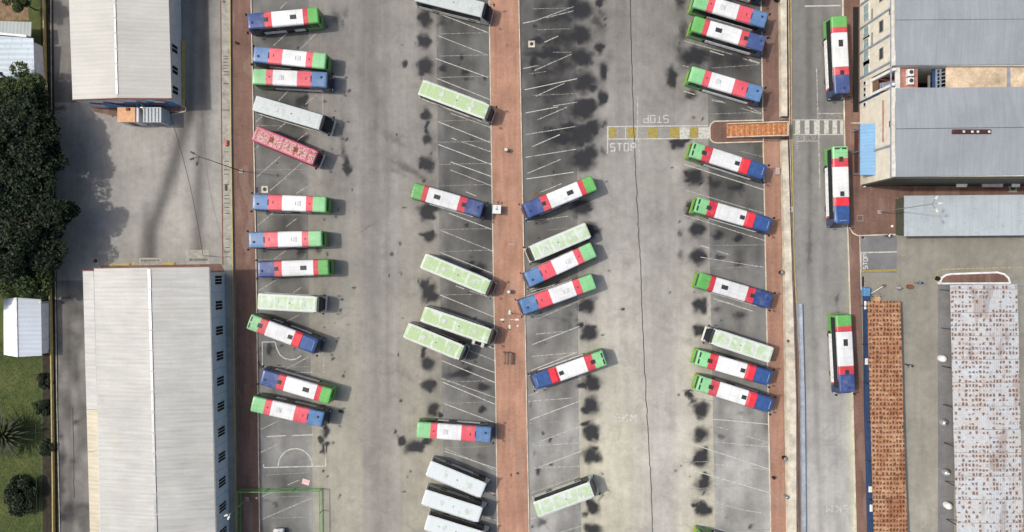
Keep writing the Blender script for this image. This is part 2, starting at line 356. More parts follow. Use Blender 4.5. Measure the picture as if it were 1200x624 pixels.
for _ in range(150):   # small drips along the bay ends
    cx = random.choice([380,390,400,498,470,700,792,816,640,850,545,330]); OIL.append((cx+random.gauss(0,9), random.uniform(0,624), random.uniform(.8,2.0), random.uniform(.8,2.2), 0, .75))
# soft tyre-rubber bands (darker aggregate, low strength)
BAND = [([(176,312),(178,270),(190,235),(205,190),(222,130)], 9, .62), ([(167,312),(170,280),(172,240)], 5,.3),([(232,312),(232,250),(236,160),(240,60),(241,0)], 8,.5),([(222,140),(226,60),(227,0)],5,.3),
        ([(436,0),(438,300),(442,624)], 9,.22),([(452,0),(455,624)], 5,.14),([(425,0),(428,624)],4,.10),([(770,200),(790,624)],5,.07),([(948,0),(950,300),(962,624)],4,.22),([(966,0),(968,300),(984,624)],5,.10),([(80,330),(84,624)],3,.2),([(726,180),(728,0)],10,.14),([(398,150),(408,205)],3,.35)]
def seg_d(X, Y, pts):
    d = np.full(X.shape, 1e9)
    for (ax,ay),(bx,by) in zip(pts[:-1], pts[1:]):
        L2 = (bx-ax)**2+(by-ay)**2; t = np.clip(((X-ax)*(bx-ax)+(Y-ay)*(by-ay))/L2, 0, 1)
        d = np.minimum(d, np.hypot(X-ax-t*(bx-ax), Y-ay-t*(by-ay)))
    return d
def ss(a, b, x): t = np.clip((x-a)/(b-a), 0, 1); return t*t*(3-2*t)
_r = random.Random(3); _o = []
for b in OIL:
    st = b[5] if len(b) > 5 else 1
    if max(b[2], b[3]) < 4.5: _o.append(b); continue
    a = b[4] if len(b) > 4 else 0; _o.append((b[0], b[1], b[2]*.95, b[3]*.95, a, st))
    for _ in range(5):
        t = _r.uniform(0,6.28); k = _r.uniform(.45,1.0); q = _r.uniform(.22,.55)
        _o.append((b[0]+math.cos(t)*b[2]*k, b[1]+math.sin(t)*b[3]*k, b[2]*q, b[3]*q*_r.uniform(.8,1.5), a+_r.uniform(-30,30), st*_r.uniform(.55,1)))
    _o.append((b[0]+_r.uniform(-6,6), b[1]+_r.uniform(-8,8), b[2]*_r.uniform(.4,1.2), b[3]*_r.uniform(.3,.8), _r.uniform(-40,40), st*.45))
OIL = _o
def oil_at(X, Y):
    wx = X+(vnoise(X*.16,Y*.16,1)-.5)*4.5+(vnoise(X*.6,Y*.6,2)-.5)*1.2; wy = Y+(vnoise(X*.16,Y*.16,3)-.5)*4.5+(vnoise(X*.6,Y*.6,4)-.5)*1.2
    o = np.zeros(X.shape)
    for b in OIL:
        cx, cy, rx, ry = b[:4]; a = math.radians(b[4]) if len(b) > 4 else 0; st = b[5] if len(b) > 5 else 1
        R = 2.2*max(rx, ry)+5
        idx = np.nonzero((np.abs(X-cx) < R) & (np.abs(Y-cy) < R))[0]
        if len(idx) == 0: continue
        dx = wx[idx]-cx; dy = wy[idx]-cy
        u = (dx*math.cos(a)-dy*math.sin(a))/rx; v = (dx*math.sin(a)+dy*math.cos(a))/ry
        r = np.sqrt(u*u+v*v)
        o[idx] = np.maximum(o[idx], st*np.clip(1.22-r*.68, 0, 1)**1.1)
    return np.clip(o, 0, 1)
GRIME = [(75,360,16,14,.35),(80,400,10,50,.35),(92,470,9,50,.3),(75,590,14,30,.4),(95,600,16,16,.45),(66,500,6,100,.4),(655,55,34,45,.55),(640,100,26,36,.45),(660,140,30,30,.5),(650,185,34,26,.35),(612,60,6,60,.2),(645,15,30,14,.4),(700,60,14,60,.35),(700,130,12,40,.3),(850,66,44,20,.5),(850,20,40,24,.5),(796,60,12,60,.3),
 (860,120,30,14,.35),(850,215,40,16,.4),(850,245,44,14,.25),(850,280,36,18,.3),(545,30,30,12,.2),(540,80,34,14,.25),(545,160,30,30,.22),(540,210,32,18,.25),(545,285,34,20,.22),(540,350,32,16,.3),(548,440,36,22,.25),
 (500,110,10,110,.22),(503,300,9,90,.18),(506,470,10,60,.2),(686,330,9,110,.2),(690,500,9,80,.18),(818,330,9,110,.2),(822,540,8,70,.15),(335,60,34,40,.2),(335,150,34,40,.25),(335,260,34,50,.15),(330,430,30,50,.12),
 (390,60,18,50,.15),(396,190,16,60,.18),(392,320,18,40,.15),(455,180,30,14,.12),(725,40,22,50,.15),(650,300,30,50,.15),(655,380,26,30,.15),(430,60,12,80,.1),(150,120,30,14,.15),(90,400,9,40,.3),(95,560,10,60,.25),(175,110,60,16,.15)]
def grime(X, Y):
    g = np.ones(X.shape); wx = X+(vnoise(X*.06,Y*.06,21)-.5)*26; wy = Y+(vnoise(X*.06,Y*.06,22)-.5)*26
    for cx, cy, rx, ry, st in GRIME: g *= 1-st*np.exp(-(((wx-cx)/rx)**2+((wy-cy)/ry)**2)**1.3)
    m = vnoise(X*.12,Y*.12,23)*.6+vnoise(X*.3,Y*.3,24)*.4
    return 1-(1-g)*(.55+.9*m)
def tint_at(X, Y, zone):
    c = tint0(X, Y, zone); g = np.clip(grime(X, Y), .25, 1.05)
    c[:,:3] *= g[:,None]; c[:,2] *= 1+.05*(1-g); return c
def tint0(X, Y, zone):  # tone brightens with Y: dust and cloud shade both put into the albedo
    t = np.clip(Y/624, 0, 1)
    n1 = vnoise(X*.03, Y*.03, 11)-.5; n2 = vnoise(X*.09, Y*.05, 12)-.5
    if zone == 'ground':
        v = np.full(X.shape, .25)
        lane1 = (X > 350) & (X < 600); v = np.where(lane1, .225+.075*t, v)
        lane2 = (X >= 600) & (X < 900); l2 = .23+.06*ss(0,250,Y)+.11*ss(150,600,Y); v = np.where(lane2, l2, v)
        # dusty shoulder of lane two, cleaner wheel path in the middle
        v = v + np.where(lane2, .05*ss(250,560,Y)*(np.exp(-((X-712)/26)**2)+.8*np.exp(-((X-800)/24)**2)) - .03*np.exp(-((X-775)/20)**2), 0)
        east = X >= 1005; v = np.where(east, .235+.05*ss(300,624,Y), v)
        west = X < 275; v = np.where(west, .30+.04*n1, v)
        v = np.where(west, v-.055*ss(215,200,X)*0-.06*ss(90,40,Y), v)
        alley = (X < 112) & (Y > 330); v = np.where(alley, .17+.10*n2, v)
        v = np.where((X < 112) & (Y < 120), .15+.05*n2, v)
        warm = np.where(lane2, .9-.13*ss(250,600,Y)*(1-np.exp(-((X-775)/30)**2)), .0)
        warm = np.where(lane1, .90-.10*ss(100,560,Y)*np.where((X<425)|(X>470),1,.3), warm)
        warm = np.where(east, .82, warm); warm = np.where(west, .89, warm); warm = np.where(warm == 0, .9, warm)
        v = v*(1+.10*n1+.12*n2)
        for pts, w, st in BAND:
            d = seg_d(X, Y, pts); v = v*(1-st*np.exp(-(d/w)**2))
        return np.stack([v*1.02, v*.975, v*warm, np.ones_like(v)], -1)
    if zone == 'bay_': pass
    if zone == 'bay':
        v = .118+.05*ss(150,600,Y)+np.where(X > 600, .10*ss(230,600,Y), 0)+np.where((X>280)&(X<400), .015, 0)
        v = v*(1+.6*n1+.55*n2)
        d = np.minimum.reduce([np.abs(X-f(Y)) for f in (B1r, B2l, B3r, B4l)])
        bl = ss(11,0,d)*(.15+.85*vnoise(X*.25,Y*.12,31))*.62; v = v*(1-bl)+bl*np.clip(.24+.10*t, 0, .4)
        return np.stack([v, v, v*.95, np.ones_like(v)], -1)
    if zone == 'road':
        v = .185+.05*ss(100,300,Y)+.15*ss(320,600,Y); v = v*(1+.10*n1+.1*n2)
        for pts, w, st in BAND:
            d = seg_d(X, Y, pts); v = v*(1-st*np.exp(-(d/w)**2))
        wy = np.exp(-((X-RDr(Y))/6)**2)*.10*ss(200,500,Y)
        return np.stack([v+wy, v*.99+wy, v*.94, np.ones_like(v)], -1)
    if zone == 'patch':
        v = np.full(X.shape, .17)*(1+.2*n2); return np.stack([v, v, v*1.02, np.ones_like(v)], -1)
def grid_obj(name, XP, YP, z, zone, mat):   # XP, YP : 2-D arrays of survey pixels
    ny, nx = XP.shape
    X = XP.ravel(); Y = YP.ravel()
    co = np.stack([(X-600)*S, (312-Y)*S, np.full(X.shape, z)], -1)
    i = np.arange((ny-1)*(nx-1)); r = i//(nx-1); c = i % (nx-1); a = r*nx+c
    f = np.stack([a+nx, a+nx+1, a+1, a], -1)
    me = bpy.data.meshes.new(name)
    me.vertices.add(len(co)); me.vertices.foreach_set('co', co.ravel())
    me.loops.add(f.size); me.loops.foreach_set('vertex_index', f.ravel().astype(np.int32))
    me.polygons.add(len(f)); me.polygons.foreach_set('loop_start', np.arange(0, f.size, 4, dtype=np.int32))
    me.update(calc_edges=True)
    at = me.attributes.new('tint', 'FLOAT_COLOR', 'POINT'); at.data.foreach_set('color', tint_at(X, Y, zone).astype(np.float32).ravel())
    ao = me.attributes.new('oil', 'FLOAT', 'POINT'); ao.data.foreach_set('value', oil_at(X, Y).astype(np.float32))
    me.materials.append(M[mat]); o = bpy.data.objects.new(name, me); COL.objects.link(o); return struct(o)
def strip_sheet(name, fl, fr, y0, y1, z, zone, mat, res=1.7):
    ys = np.linspace(y0, y1, int((y1-y0)/res)+2); w = float(np.max(fr(ys)-fl(ys))); t = np.linspace(0, 1, int(w/res)+2)
    Yg = np.repeat(ys[:,None], len(t), 1); Xg = fl(ys)[:,None]*(1-t)+fr(ys)[:,None]*t
    return grid_obj(name, Xg, Yg, z, zone, mat)
outer = np.array([-9000,-5000,-2500,-1200,-600,-300,-150,-60])
xs = np.concatenate([outer, np.arange(-30, 1231, 1.8), 1200-outer[::-1]]); ys = np.concatenate([outer, np.arange(-30, 655, 1.8), 624-outer[::-1]])
Xg, Yg = np.meshgrid(xs, ys)
grid_obj('ground', Xg, Yg, 0.0, 'ground', 'ground')
strip_sheet('parking_asphalt', LWr, B1r, -60, 700, .004, 'bay', 'asphalt')
strip_sheet('parking_asphalt', B2l, CWl, -60, 700, .004, 'bay', 'asphalt')
strip_sheet('parking_asphalt', CWr, B3r, -60, 700, .004, 'bay', 'asphalt')
strip_sheet('parking_asphalt', B4l, RWl, -60, 700, .004, 'bay', 'asphalt')
strip_sheet('road', RDl, RDr, -60, 700, .004, 'road', 'ground')
def rect_sheet(name, x0, x1, y0, y1, z, zone, mat):
    return strip_sheet(name, lambda y: np.full(np.shape(y), float(x0)), lambda y: np.full(np.shape(y), float(x1)), y0, y1, z, zone, mat)
rect_sheet('asphalt_patch', 1009, 1051, 277, 320, .004, 'patch', 'asphalt')
rect_sheet('asphalt_patch', 1099, 1118, 334, 700, .004, 'patch', 'asphalt')
def poly_struct(name, pts, z0, z1, mat):
    return struct(MB().prism([G2(*p) for p in pts][::-1], z0, z1).build(name, mat))
struct(MB().prism([G2(*p) for p in [(-40,-30),(47,-30),(49,130),(50,300),(50,430),(50,660),(-40,660)]][::-1], -.3, .02).build('lawn', 'lawn'))
struct(MB().prism([G2(*p) for p in [(47,-30),(62,-30),(66,300),(68,430),(69,660),(50,660),(50,430),(50,300),(49,130)]][::-1], -.3, .03).build('planting_strip', 'soil'))
def slab(name, fl, fr, y0, y1, z, mat, n=24):
    ys = np.linspace(y0, y1, n); pts = [(float(fl(y)), y) for y in ys]+[(float(fr(y)), y) for y in ys[::-1]]
    mb = MB()
    for a, b in zip(ys[:-1], ys[1:]):
        mb.add([G(float(fl(a)),a,0)[:2]+(z,), G(float(fr(a)),a)[:2]+(z,), G(float(fr(b)),b)[:2]+(z,), G(float(fl(b)),b)[:2]+(z,)], [(0,3,2,1)])
        for f in (fl, fr):
            mb.add([G(float(f(a)),a)[:2]+(-.05,), G(float(f(b)),b)[:2]+(-.05,), G(float(f(b)),b)[:2]+(z,), G(float(f(a)),a)[:2]+(z,)], [(0,1,2,3)])
    return struct(mb.build(name, mat))
def off(f, d): return lambda y: f(y)+d
def kerb(f, w, y0, y1, z, mat='creamconc', name='kerb', n=24):
    return slab(name, off(f, -w/2), off(f, w/2), y0, y1, z, mat, n)
slab('walkway', LWl, off(LWr,-.6), -60, 700, .12, 'paver_dark'); kerb(LWr, 1.1, -60, 700, .135)
slab('walkway', off(CWl,.6), off(CWr,-.6), -60, 700, .12, 'paver'); kerb(CWl, 1.1, -60, 700, .135); kerb(CWr, 1.1, -60, 700, .135)
slab('walkway', off(RWl,.6), RWr, -60, 142, .12, 'paver_dark'); slab('walkway', off(RWl,.6), RWr, 166, 700, .12, 'paver_mid'); kerb(RWl, 1.1, -60, 700, .135)  # north stretch takes darker pavers, cloud shade put into their colour
slab('walkway', off(RDr,.6), EWr, 268, 700, .12, 'paver_dark'); kerb(off(RDr,-.2), 1.4, -60, 262, .135, 'creamconc'); kerb(RDr, 1.2, 262, 700, .135)
kerb(off(EWr,.4), .9, 277, 340, .135)
# low cream boundary wall, brown gutter strips and the blue-grey channel beside the road
WLl = E([911.5,913,916.5,918.5,920.5]); WLr = E([919,920,925,930,930.5])
w1 = slab('boundary_wall', off(WLl,.3), WLr, -60, 138, .9, 'creamconc'); del w1['kind']; tag(w1, 'cream capped boundary wall north of the orange ramp', 'wall')
w2 = slab('boundary_wall', off(WLl,.3), WLr, 166, 700, .9, 'creamconc'); del w2['kind']; tag(w2, 'long cream capped boundary wall south of the orange ramp', 'wall')
slab('gutter', off(WLr,.2), off(RDl,-1.2), -60, 700, .05, 'paver_dark')
kerb(off(RDl,-.5), 1.2, -60, 355, .14, 'yellow'); kerb(E([923.5,925,928.5,933,934.5]), .9, -60, 700, .16, 'creamconc')
n_ = slab('blue_guard_rail', E([933,933.2,933.4,937.4,938.4]), E([936.5,936.8,937,941.2,942.6]), 356, 700, .6, 'paleblue'); del n_['kind']; tag(n_, 'blue grey capped barrier wall along the left edge of the road', 'barrier')
# concrete drain channel beside the left yard
slab('drain_channel', E([259.5,260.5,262,264,266]), E([270,271,273,274,275]), -60, 311, .10, 'conc'); kerb(E([259,260,261.5,264,266]), .9, -60, 311, .14, 'redbrown')
fy = slab('yellow_railing', E([270.2,271.2,273.4,275.5,276.8]), E([271.2,272.2,274.5,276.6,277.8]), -60, 700, .4, 'yellow'); del fy['kind']; tag(fy, 'thin ochre railing wall running down beside the left brown walkway', 'railing')
mb = MB()
for y in [66,69,73,77,80,84,88,98,129,178,189,199,204,216,229,233,238,243,250,280,290,295,301]:
    x = float(np.interp(y, [0,312], [261.5,264])); mb.add([G(x,y)[:2]+(.108,), G(x+6,y)[:2]+(.108,), G(x+6,y+.8)[:2]+(.108,), G(x,y+.8)[:2]+(.108,)], [(0,1,2,3)])
mb.box(*sorted((G(264,0)[0],G(267,0)[0])), *sorted((G(0,224)[1],G(0,217)[1])), .09, .112)
struct(mb.build('drain_slots', 'crack'))
# north-east plaza and its kerbs
def zq(pts, z): return [G2(*p)+(z,) for p in pts]
pl = [(989,-60),(1012,-60),(1012,216),(1260,214),(1260,231),(1051,233),(1051,275),(1004,276.5),(998,273),(994,266),(991,200)]
poly_struct('plaza', pl, -.05, .118, 'paver_dark')
def ribbon(name, pts, w, z, mat, parent=None):
    mb = MB()
    for a, b in zip(pts[:-1], pts[1:]):
        A = Vector(G2(*a)); B = Vector(G2(*b)); d = (B-A).normalized(); nn = Vector((-d.y, d.x))*w/2; A = A-d*w*.3; B = B+d*w*.3
        mb.prism([tuple(A-nn), tuple(B-nn), tuple(B+nn), tuple(A+nn)], -.02, z); z += .0006
    return mb.build(name, mat, parent)
struct(ribbon('kerb', [(1051,233),(1051,275),(1030,275.5),(1005,276.5),(999,273.5),(995,267)], .16, .14, 'creamconc'))
struct(ribbon('kerb', [(1008,218),(1100,216.5),(1260,214.5)], .12, .135, 'conc'))
# planter with grass at the corner of the warehouse
struct(MB().prism(zq([(1012,219),(1021,217),(1021,211),(1013,211)],0) and [G2(*p) for p in [(1012,219),(1021,217),(1021,210),(1012,210)]][::-1], 0, .16).build('lawn_patch', 'lawn'))

# ------------------------------------------------------------------ painted lines
class Lines:
    def __init__(s): s.mb = MB(); s.k = 0
    def seg(s, x0, y0, x1, y1, w=.13):
        A = Vector(G2(x0,y0)); B = Vector(G2(x1,y1)); d = (B-A).normalized(); nn = Vector((-d.y,d.x))*w/2
        z = .009+.00003*(s.k % 60); s.k += 1
        s.mb.add([(A-nn).to_tuple()+(z,), (B-nn).to_tuple()+(z,), (B+nn).to_tuple()+(z,), (A+nn).to_tuple()+(z,)], [(0,1,2,3)])
    def poly(s, pts, w=.13):
        for a, b in zip(pts[:-1], pts[1:]): s.seg(*a, *b, w)
bold = Lines(); ln = Lines(); ft = Lines(); yl = Lines(); yf = Lines()
# centre-left bays
for i, L in enumerate([(511,15,572,38.5),(512,41.7,572,65),(511,69,572,91),(511.7,92,574,117),(528,133,574.5,149.5),(513,142.7,575,167.5),(529,162,535,164.5),(540,166,575,178),(513.5,169.5,575.5,193),(528,190,575.5,207),(528,199.5,576,218),(546,225,558,230),
          (526,250,576,269),(515.7,270,577,294.5),(516,296,577,320.5),(534,335,544,339),(550,341,578,350),(516,346,578.5,371.5),(571,406,580,409),(550,411,580,423),(540,422.6,580,437),(518,423,580,448.5),
          (517,443.5,580,466),(518.5,448,580,474),(520,473,581,496),(520,525,581,551.5),(521,529,581,549),(571,576,582,580),(570,607,582,610)]):
    (bold if i % 3 != 1 else ln).seg(*L, .12)
for y in [40,66,91,142,167,193,218,269.5,295,346,448,473,525]: ft.seg(514, y, 575, y-1.5, .13)
# centre-right bays
for i, L in enumerate([(613,27.6,626,24.6),(626,25,672,8),(640,21,672,13),(638,49.7,654,42.5),(626,83,670,63.7),(613,80.7,630,77),(615,105.5,676,92.5),(628,113,662,97.5),(648,124.5,676,120),(616,132.6,654,125.4),(630,140.6,664,126),
          (616,158,674,148.5),(624,172,656,158),(616,184.6,676,175),(618,203.5,657,187),(617,210,672,202),(632,226,658,215.5),(617,260,666,253.6),(622,342,650,334),(630,374,678,353),(617,341,626,338),(624,404,679,382.6),(627,392,660,388.6),
          (623,418,676,413),(622,434.6,676,413),(620,464,640,455),(619,470.6,672,466.6),(621,492.4,680,470),(624,520.6,679,500.4),(624,522.6,679,519.4),(631,548,681,529),(625,549,679,546.4),(622,578,686,556),(622,609,628,606),(657,624,685,615.4)]):
    (bold if i % 3 == 0 else ln).seg(*L, .12)
for L in [(624,10.6,670,9.6),(648,61.5,670,61.5),(630,35,668,34),(620,87,640,84),(624,112,676,110),(660,598,679,597),(620,496.5,680,493.5),(636,420,660,419),(640,270,670,267),(676,380,677,624)]: ft.seg(*L, .11)
ft.seg(678,500,681,624,.10)
# right bays
for i, L in enumerate([(801,48,858,64),(878,70,890,74),(800,77,807,79),(834,118,850,121),(832,60,848,65),(871,69,890,75),(868,127,892,134),(801,107,814,111),(834,116,848,120),(876,125,892,133),(802,193,895,222.6),(803,223,894,250),
          (801,252,895.6,282),(821,288,831,291),(840,294,855,299),(821,301.6,896,313.6),(836,350,882,365),(840,353,860,356),(808,490,834,499),(835,491.4,900,497.4),(840,500,854,504),(874,511,900,518.6),(808,519.6,901,550),(834,517.6,900,524),
          (834,544,901,550.6),(808,550.4,901,577.4),(810,580.6,868,597.4),(868,597.4,902,603),(810,611,852,623.4),(808,459,830,466)]):
    (bold if i % 3 == 1 else ln).seg(*L, .12)
for L in [(830,134,890,132),(834,288,896,287),(836,315,894,312),(866,177,894,184),(836,570,900,569),(838,598,900,595),(850,621,902,621),(834,80,890,76),(800,542,834,541),(808,573,834,572),(808,466,836,470)]: ft.seg(*L, .12)
# left bays
for i, L in enumerate([(336,2.5,328,11),(336.7,39,320,54),(371,39,351.7,58),(337.5,107,326,119),(371,111.5,357.5,123),(307,137,300,143),(335,144,325,152),(360,155.7,348,165),(303,171,298,176),(329,183,301,207.5),(353,191.5,335,207.5),
          (335,208,316,224),(360,219,347,227),(320,249.7,301.7,264.7),(348,256,335,266),(335,294,321,304),(323,328.7,303,341),(353,337,341.7,344.5),(350,369.5,336,376.7),(361.7,418.5,333,434),(325,494,305,504),(327.5,520,304,531),
          (350,563,336.7,568.7),(318,577.5,306,582.5),(306.7,609,346,592),(346,592,365,584)]):
    ln.seg(*L, .12)
for L in [(298,199,359,199),(300,147.5,330,147.5),(376,0,376.5,60),(304,531,366.7,531),(311,557,365,554),(306,583,365,581.5),(316.7,607.5,365,606),(310,96,330,96),(303,252,360,252),(300,305,330,303),(308,430,366,430)]: ft.seg(*L, .12)
ln.seg(378,104,378.5,135,.13)
# court markings
def arc(cx, cy, rx, ry, a0, a1, n=16): return [(cx+rx*math.cos(math.radians(a0+(a1-a0)*i/n)), cy-ry*math.sin(math.radians(a0+(a1-a0)*i/n))) for i in range(n+1)]
bold.poly(arc(346, 546.5, 20, 20.5, 0, 180), .17); bold.seg(309,548.2,382,546.3,.17); bold.seg(309,548,309,544.5,.15); bold.seg(381.6,546,381.4,537,.15); ln.seg(381.4,537,381,522,.13)
bold.poly([(307.5,430),(307.3,401),(322.5,401)], .13); bold.poly([(322.5,401),(324,408),(328,416),(333,420),(340,422),(347,421),(353,417)], .16)
bold.seg(312.5,512,335,510.7,.17); bold.seg(342.5,510.7,366.7,509.7,.17); ln.seg(344,437,366,436.5,.15)
for y in (419,423,427,431,435): ln.seg(379.5,y,379.4,y+2.6,.2)
# lane centre line, crossings
ln.seg(747,113,747.4,148,.16); ln.seg(748,164,749.5,186,.16)
bold.poly([(712,180),(712,148.7),(830,147.5)], .17); bold.seg(712,163.2,830,162.5,.17)
for a in (712.6,733,746.6): bold.seg(a, 149, a, 163, .14)
def patch(L, x0, x1, y0, y1): L.mb.add(zq([(x0,y1),(x1,y1),(x1,y0),(x0,y0)], .0085), [(0,1,2,3)])
for a, b in [(713.5,721.5),(735.5,745.5),(759.5,770.5),(785,796),(808.5,818)]: patch(yl, a, b, 150, 162)
for a, b in [(796.5,808),(818.5,831)]: patch(bold, a, b, 149.5, 162.5)
for a, b in [(722.5,733),(747,758),(771.5,784)]: patch(ft, a, b, 149.8, 162)
for a, b in [(932,937.5),(943,948.5),(954,960.5),(965.8,971),(975.5,981),(984.5,988)]: patch(bold, a, b, 141.5, 157.3)
bold.seg(929,140.8,988,140.8,.13); bold.seg(929,158,988,158,.13); ln.seg(958.5,133.5,988,133.2,.16); ln.seg(930.5,165.8,959.5,165.5,.16)
ln.seg(957,80,958.4,140,.16); ln.seg(959.4,158,960.6,220,.16); bold.seg(943,7.5,985,6.8,.2); ln.seg(942,159,942.4,165.5,.12)
for i in range(7): ln.seg(932,160+i*2.7,935.5,160.3+i*2.7,.1)
bold.poly([(1009.2,317.5),(1009,296.4),(1051,295.4)], .2); yl.seg(1009,318.3,1052,316.6,.33)
ft.poly([(1060,341.5),(1070,341.5),(1070.5,380)], .1); ft.poly([(1042.5,337),(1042.5,352)], .1); ft.seg(1017,337,1055,336.5,.1)
yf.poly([(1100,334),(1096,327),(1098,320),(1104,316),(1115,315.5),(1240,312.5)], .18)
yf.poly([(127,311),(164,309)], .5); yf.poly([(192,309),(206,308.6)], .5); yf.seg(836,163,836,163.5,.1)
yl.seg(893.6,168,894.2,186,.14)
for y in (353,371,390,409,427,447,466,485,504,523,545,565,585,605): ft.seg(1102,y,1112,y,.07)
# words
GL = {'S': [((1,0),(0,0)),((0,0),(0,.5)),((0,.5),(1,.5)),((1,.5),(1,1)),((1,1),(0,1))], 'T': [((0,0),(1,0)),((.5,0),(.5,1))],
      'O': [((0,0),(1,0)),((1,0),(1,1)),((1,1),(0,1)),((0,1),(0,0))], 'P': [((0,1),(0,0)),((0,0),(1,0)),((1,0),(1,.52)),((1,.52),(0,.52))],
      '5': [((1,0),(0,0)),((0,0),(0,.45)),((0,.45),(1,.45)),((1,.45),(1,1)),((1,1),(0,1))], 'K': [((0,0),(0,1)),((1,0),(0,.5)),((0,.5),(1,1))],
      'M': [((0,1),(0,0)),((0,0),(.5,.5)),((.5,.5),(1,0)),((1,0),(1,1))]}
def word(L, txt, cx, cy, w, h, gap, ang=0, lw=.16):
    tot = len(txt)*w+(len(txt)-1)*gap; ca, sa = math.cos(math.radians(ang)), math.sin(math.radians(ang))
    for i, ch in enumerate(txt):
        for a, b in GL[ch]:
            q = []
            for u, v in (a, b):
                x = -tot/2+i*(w+gap)+u*w; y = -h/2+v*h; q += [cx+x*ca-y*sa, cy+x*sa+y*ca]
            L.seg(*q, lw)
word(bold, 'STOP', 730, 172.7, 4.8, 8.6, 3.2, -1, .2); word(bold, 'STOP', 768.8, 139.7, 5.2, 8.2, 2.6, 180, .15)
word(bold, '5KM', 733, 490, 6, 8, 3, 0, .2); word(bold, '5KM', 982, 596.5, 6.5, 8, 3.6, 180, .13); word(bold, 'STOP', 1014, 306.8, 3.4, 4.6, 1.2, -90, .15)
word(ft, 'STOP', 947, 162, 3.2, 4.8, 1.4, 0, .14); word(ft, 'STOP', 977, 137, 3.4, 4.6, 1.4, 180, .14)
struct(bold.mb.build('road_marking', 'boldline', fix=False)); struct(ln.mb.build('road_marking', 'line', fix=False)); struct(ft.mb.build('road_marking', 'faint', fix=False))
struct(yl.mb.build('yellow_marking', 'yline', fix=False)); struct(yf.mb.build('yellow_marking', 'yfaint', fix=False))
# joints in the concrete
ck = Lines()
def wig(pts, amp=.5, step=6):
    out = []
    for (ax,ay),(bx,by) in zip(pts[:-1], pts[1:]):
        n = max(1, int(math.hypot(bx-ax,by-ay)/step))
        for i in range(n): t = i/n; out.append((ax+(bx-ax)*t+random.gauss(0,amp), ay+(by-ay)*t))
    return out+[pts[-1]]
ck.poly(wig([(738,-30),(740,60),(744,185),(750,300),(755,425),(762,550),(766,660)], .35), .12)
ck.poly(wig([(85.5,478),(87,584)], .3), .12); ck.poly(wig([(598,415),(600,624)], .15), .04)
struct(ck.mb.build('pavement_joint', 'crack', fix=False))

# ------------------------------------------------------------------ buses
BH = 3.06
def livery(name, L, stops, cols, sidec, sstops, wear=.5):
    n = NT(name, .38, 0, .4); o = n.sep(n.coord()); oc = n.coord()
    u = n.math('DIVIDE', n.math('ADD', o[0], L/2), L)
    roof = n.ramp(u, [(p, c) for p, c in zip(stops, cols)], True)
    # the lower side panel sweeps up towards the front like a ribbon
    us = n.math('ADD', u, n.math('MULTIPLY', n.math('SUBTRACT', o[2], 1.0), .03))
    side = n.ramp(us, [(p, c) for p, c in zip(sstops, sidec)], True)
    isr = n.math('GREATER_THAN', o[2], 2.72)
    c = n.mix(isr, side, roof)
    r = n.rand(); sh = n.comb(n.math('MULTIPLY', r, 91.0), n.math('MULTIPLY', r, 37.0), 0.0)
    va = n.n('ShaderNodeVectorMath', operation='ADD'); n.put(va.inputs[0], oc); n.put(va.inputs[1], sh); v = va.outputs[0]
    c = n.scale(c, n.mr(r, 0, 1, .88, 1.04)); c = n.mix(n.mr(n.math('FRACT', n.math('MULTIPLY', r, 7.3)), 0, 1, .0, .10), c, (.42,.42,.41))
    c = n.scale(c, n.mr(n.noise(v, .5, 5, .6), .3, .7, .82, 1.06))
    c = n.mix(n.mr(n.noise(v, 3.2, 5, .8), .62, .72, 0, .3), c, (.22,.21,.20))
    c = n.scale(c, n.mr(n.noise(v, 9, 2), .3, .7, .95, 1.04))
    c = n.mix(n.mr(n.noise(v, .8, 6, .7), .50, .78, 0, .26), c, (.50,.47,.42))
    c = n.scale(c, n.mr(n.noise(n.map(v, (.35,2.6,1)), 1, 5, .7), .5, .75, 1, .8))
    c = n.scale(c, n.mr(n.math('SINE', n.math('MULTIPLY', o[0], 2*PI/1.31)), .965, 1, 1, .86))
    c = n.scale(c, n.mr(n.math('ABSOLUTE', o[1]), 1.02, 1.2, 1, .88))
    n.base(c); return n.m
GA, RA, WA, BA = lin(130,196,136)[:3], lin(218,82,96)[:3], (.72,.74,.74), lin(80,120,166)[:3]
GB, RB, BB = lin(92,172,82)[:3], lin(202,52,68)[:3], lin(40,68,128)[:3]
LA = 11.8
def ab(st, G_, R_, B_): return [0]+st, [G_, R_, WA, R_, B_]
sst = [0,.235,.265,.86,.885]
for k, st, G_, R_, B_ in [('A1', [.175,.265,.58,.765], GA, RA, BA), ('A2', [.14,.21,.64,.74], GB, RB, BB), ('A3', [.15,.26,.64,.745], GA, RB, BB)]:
    M['livery'+k] = livery('striped_livery_'+{'A1':'pale','A2':'deep','A3':'mixed'}[k], LA, *ab(st, G_, R_, B_), [GB, RB, (.60,.61,.62), RB, (.02,.04,.11)], sst)
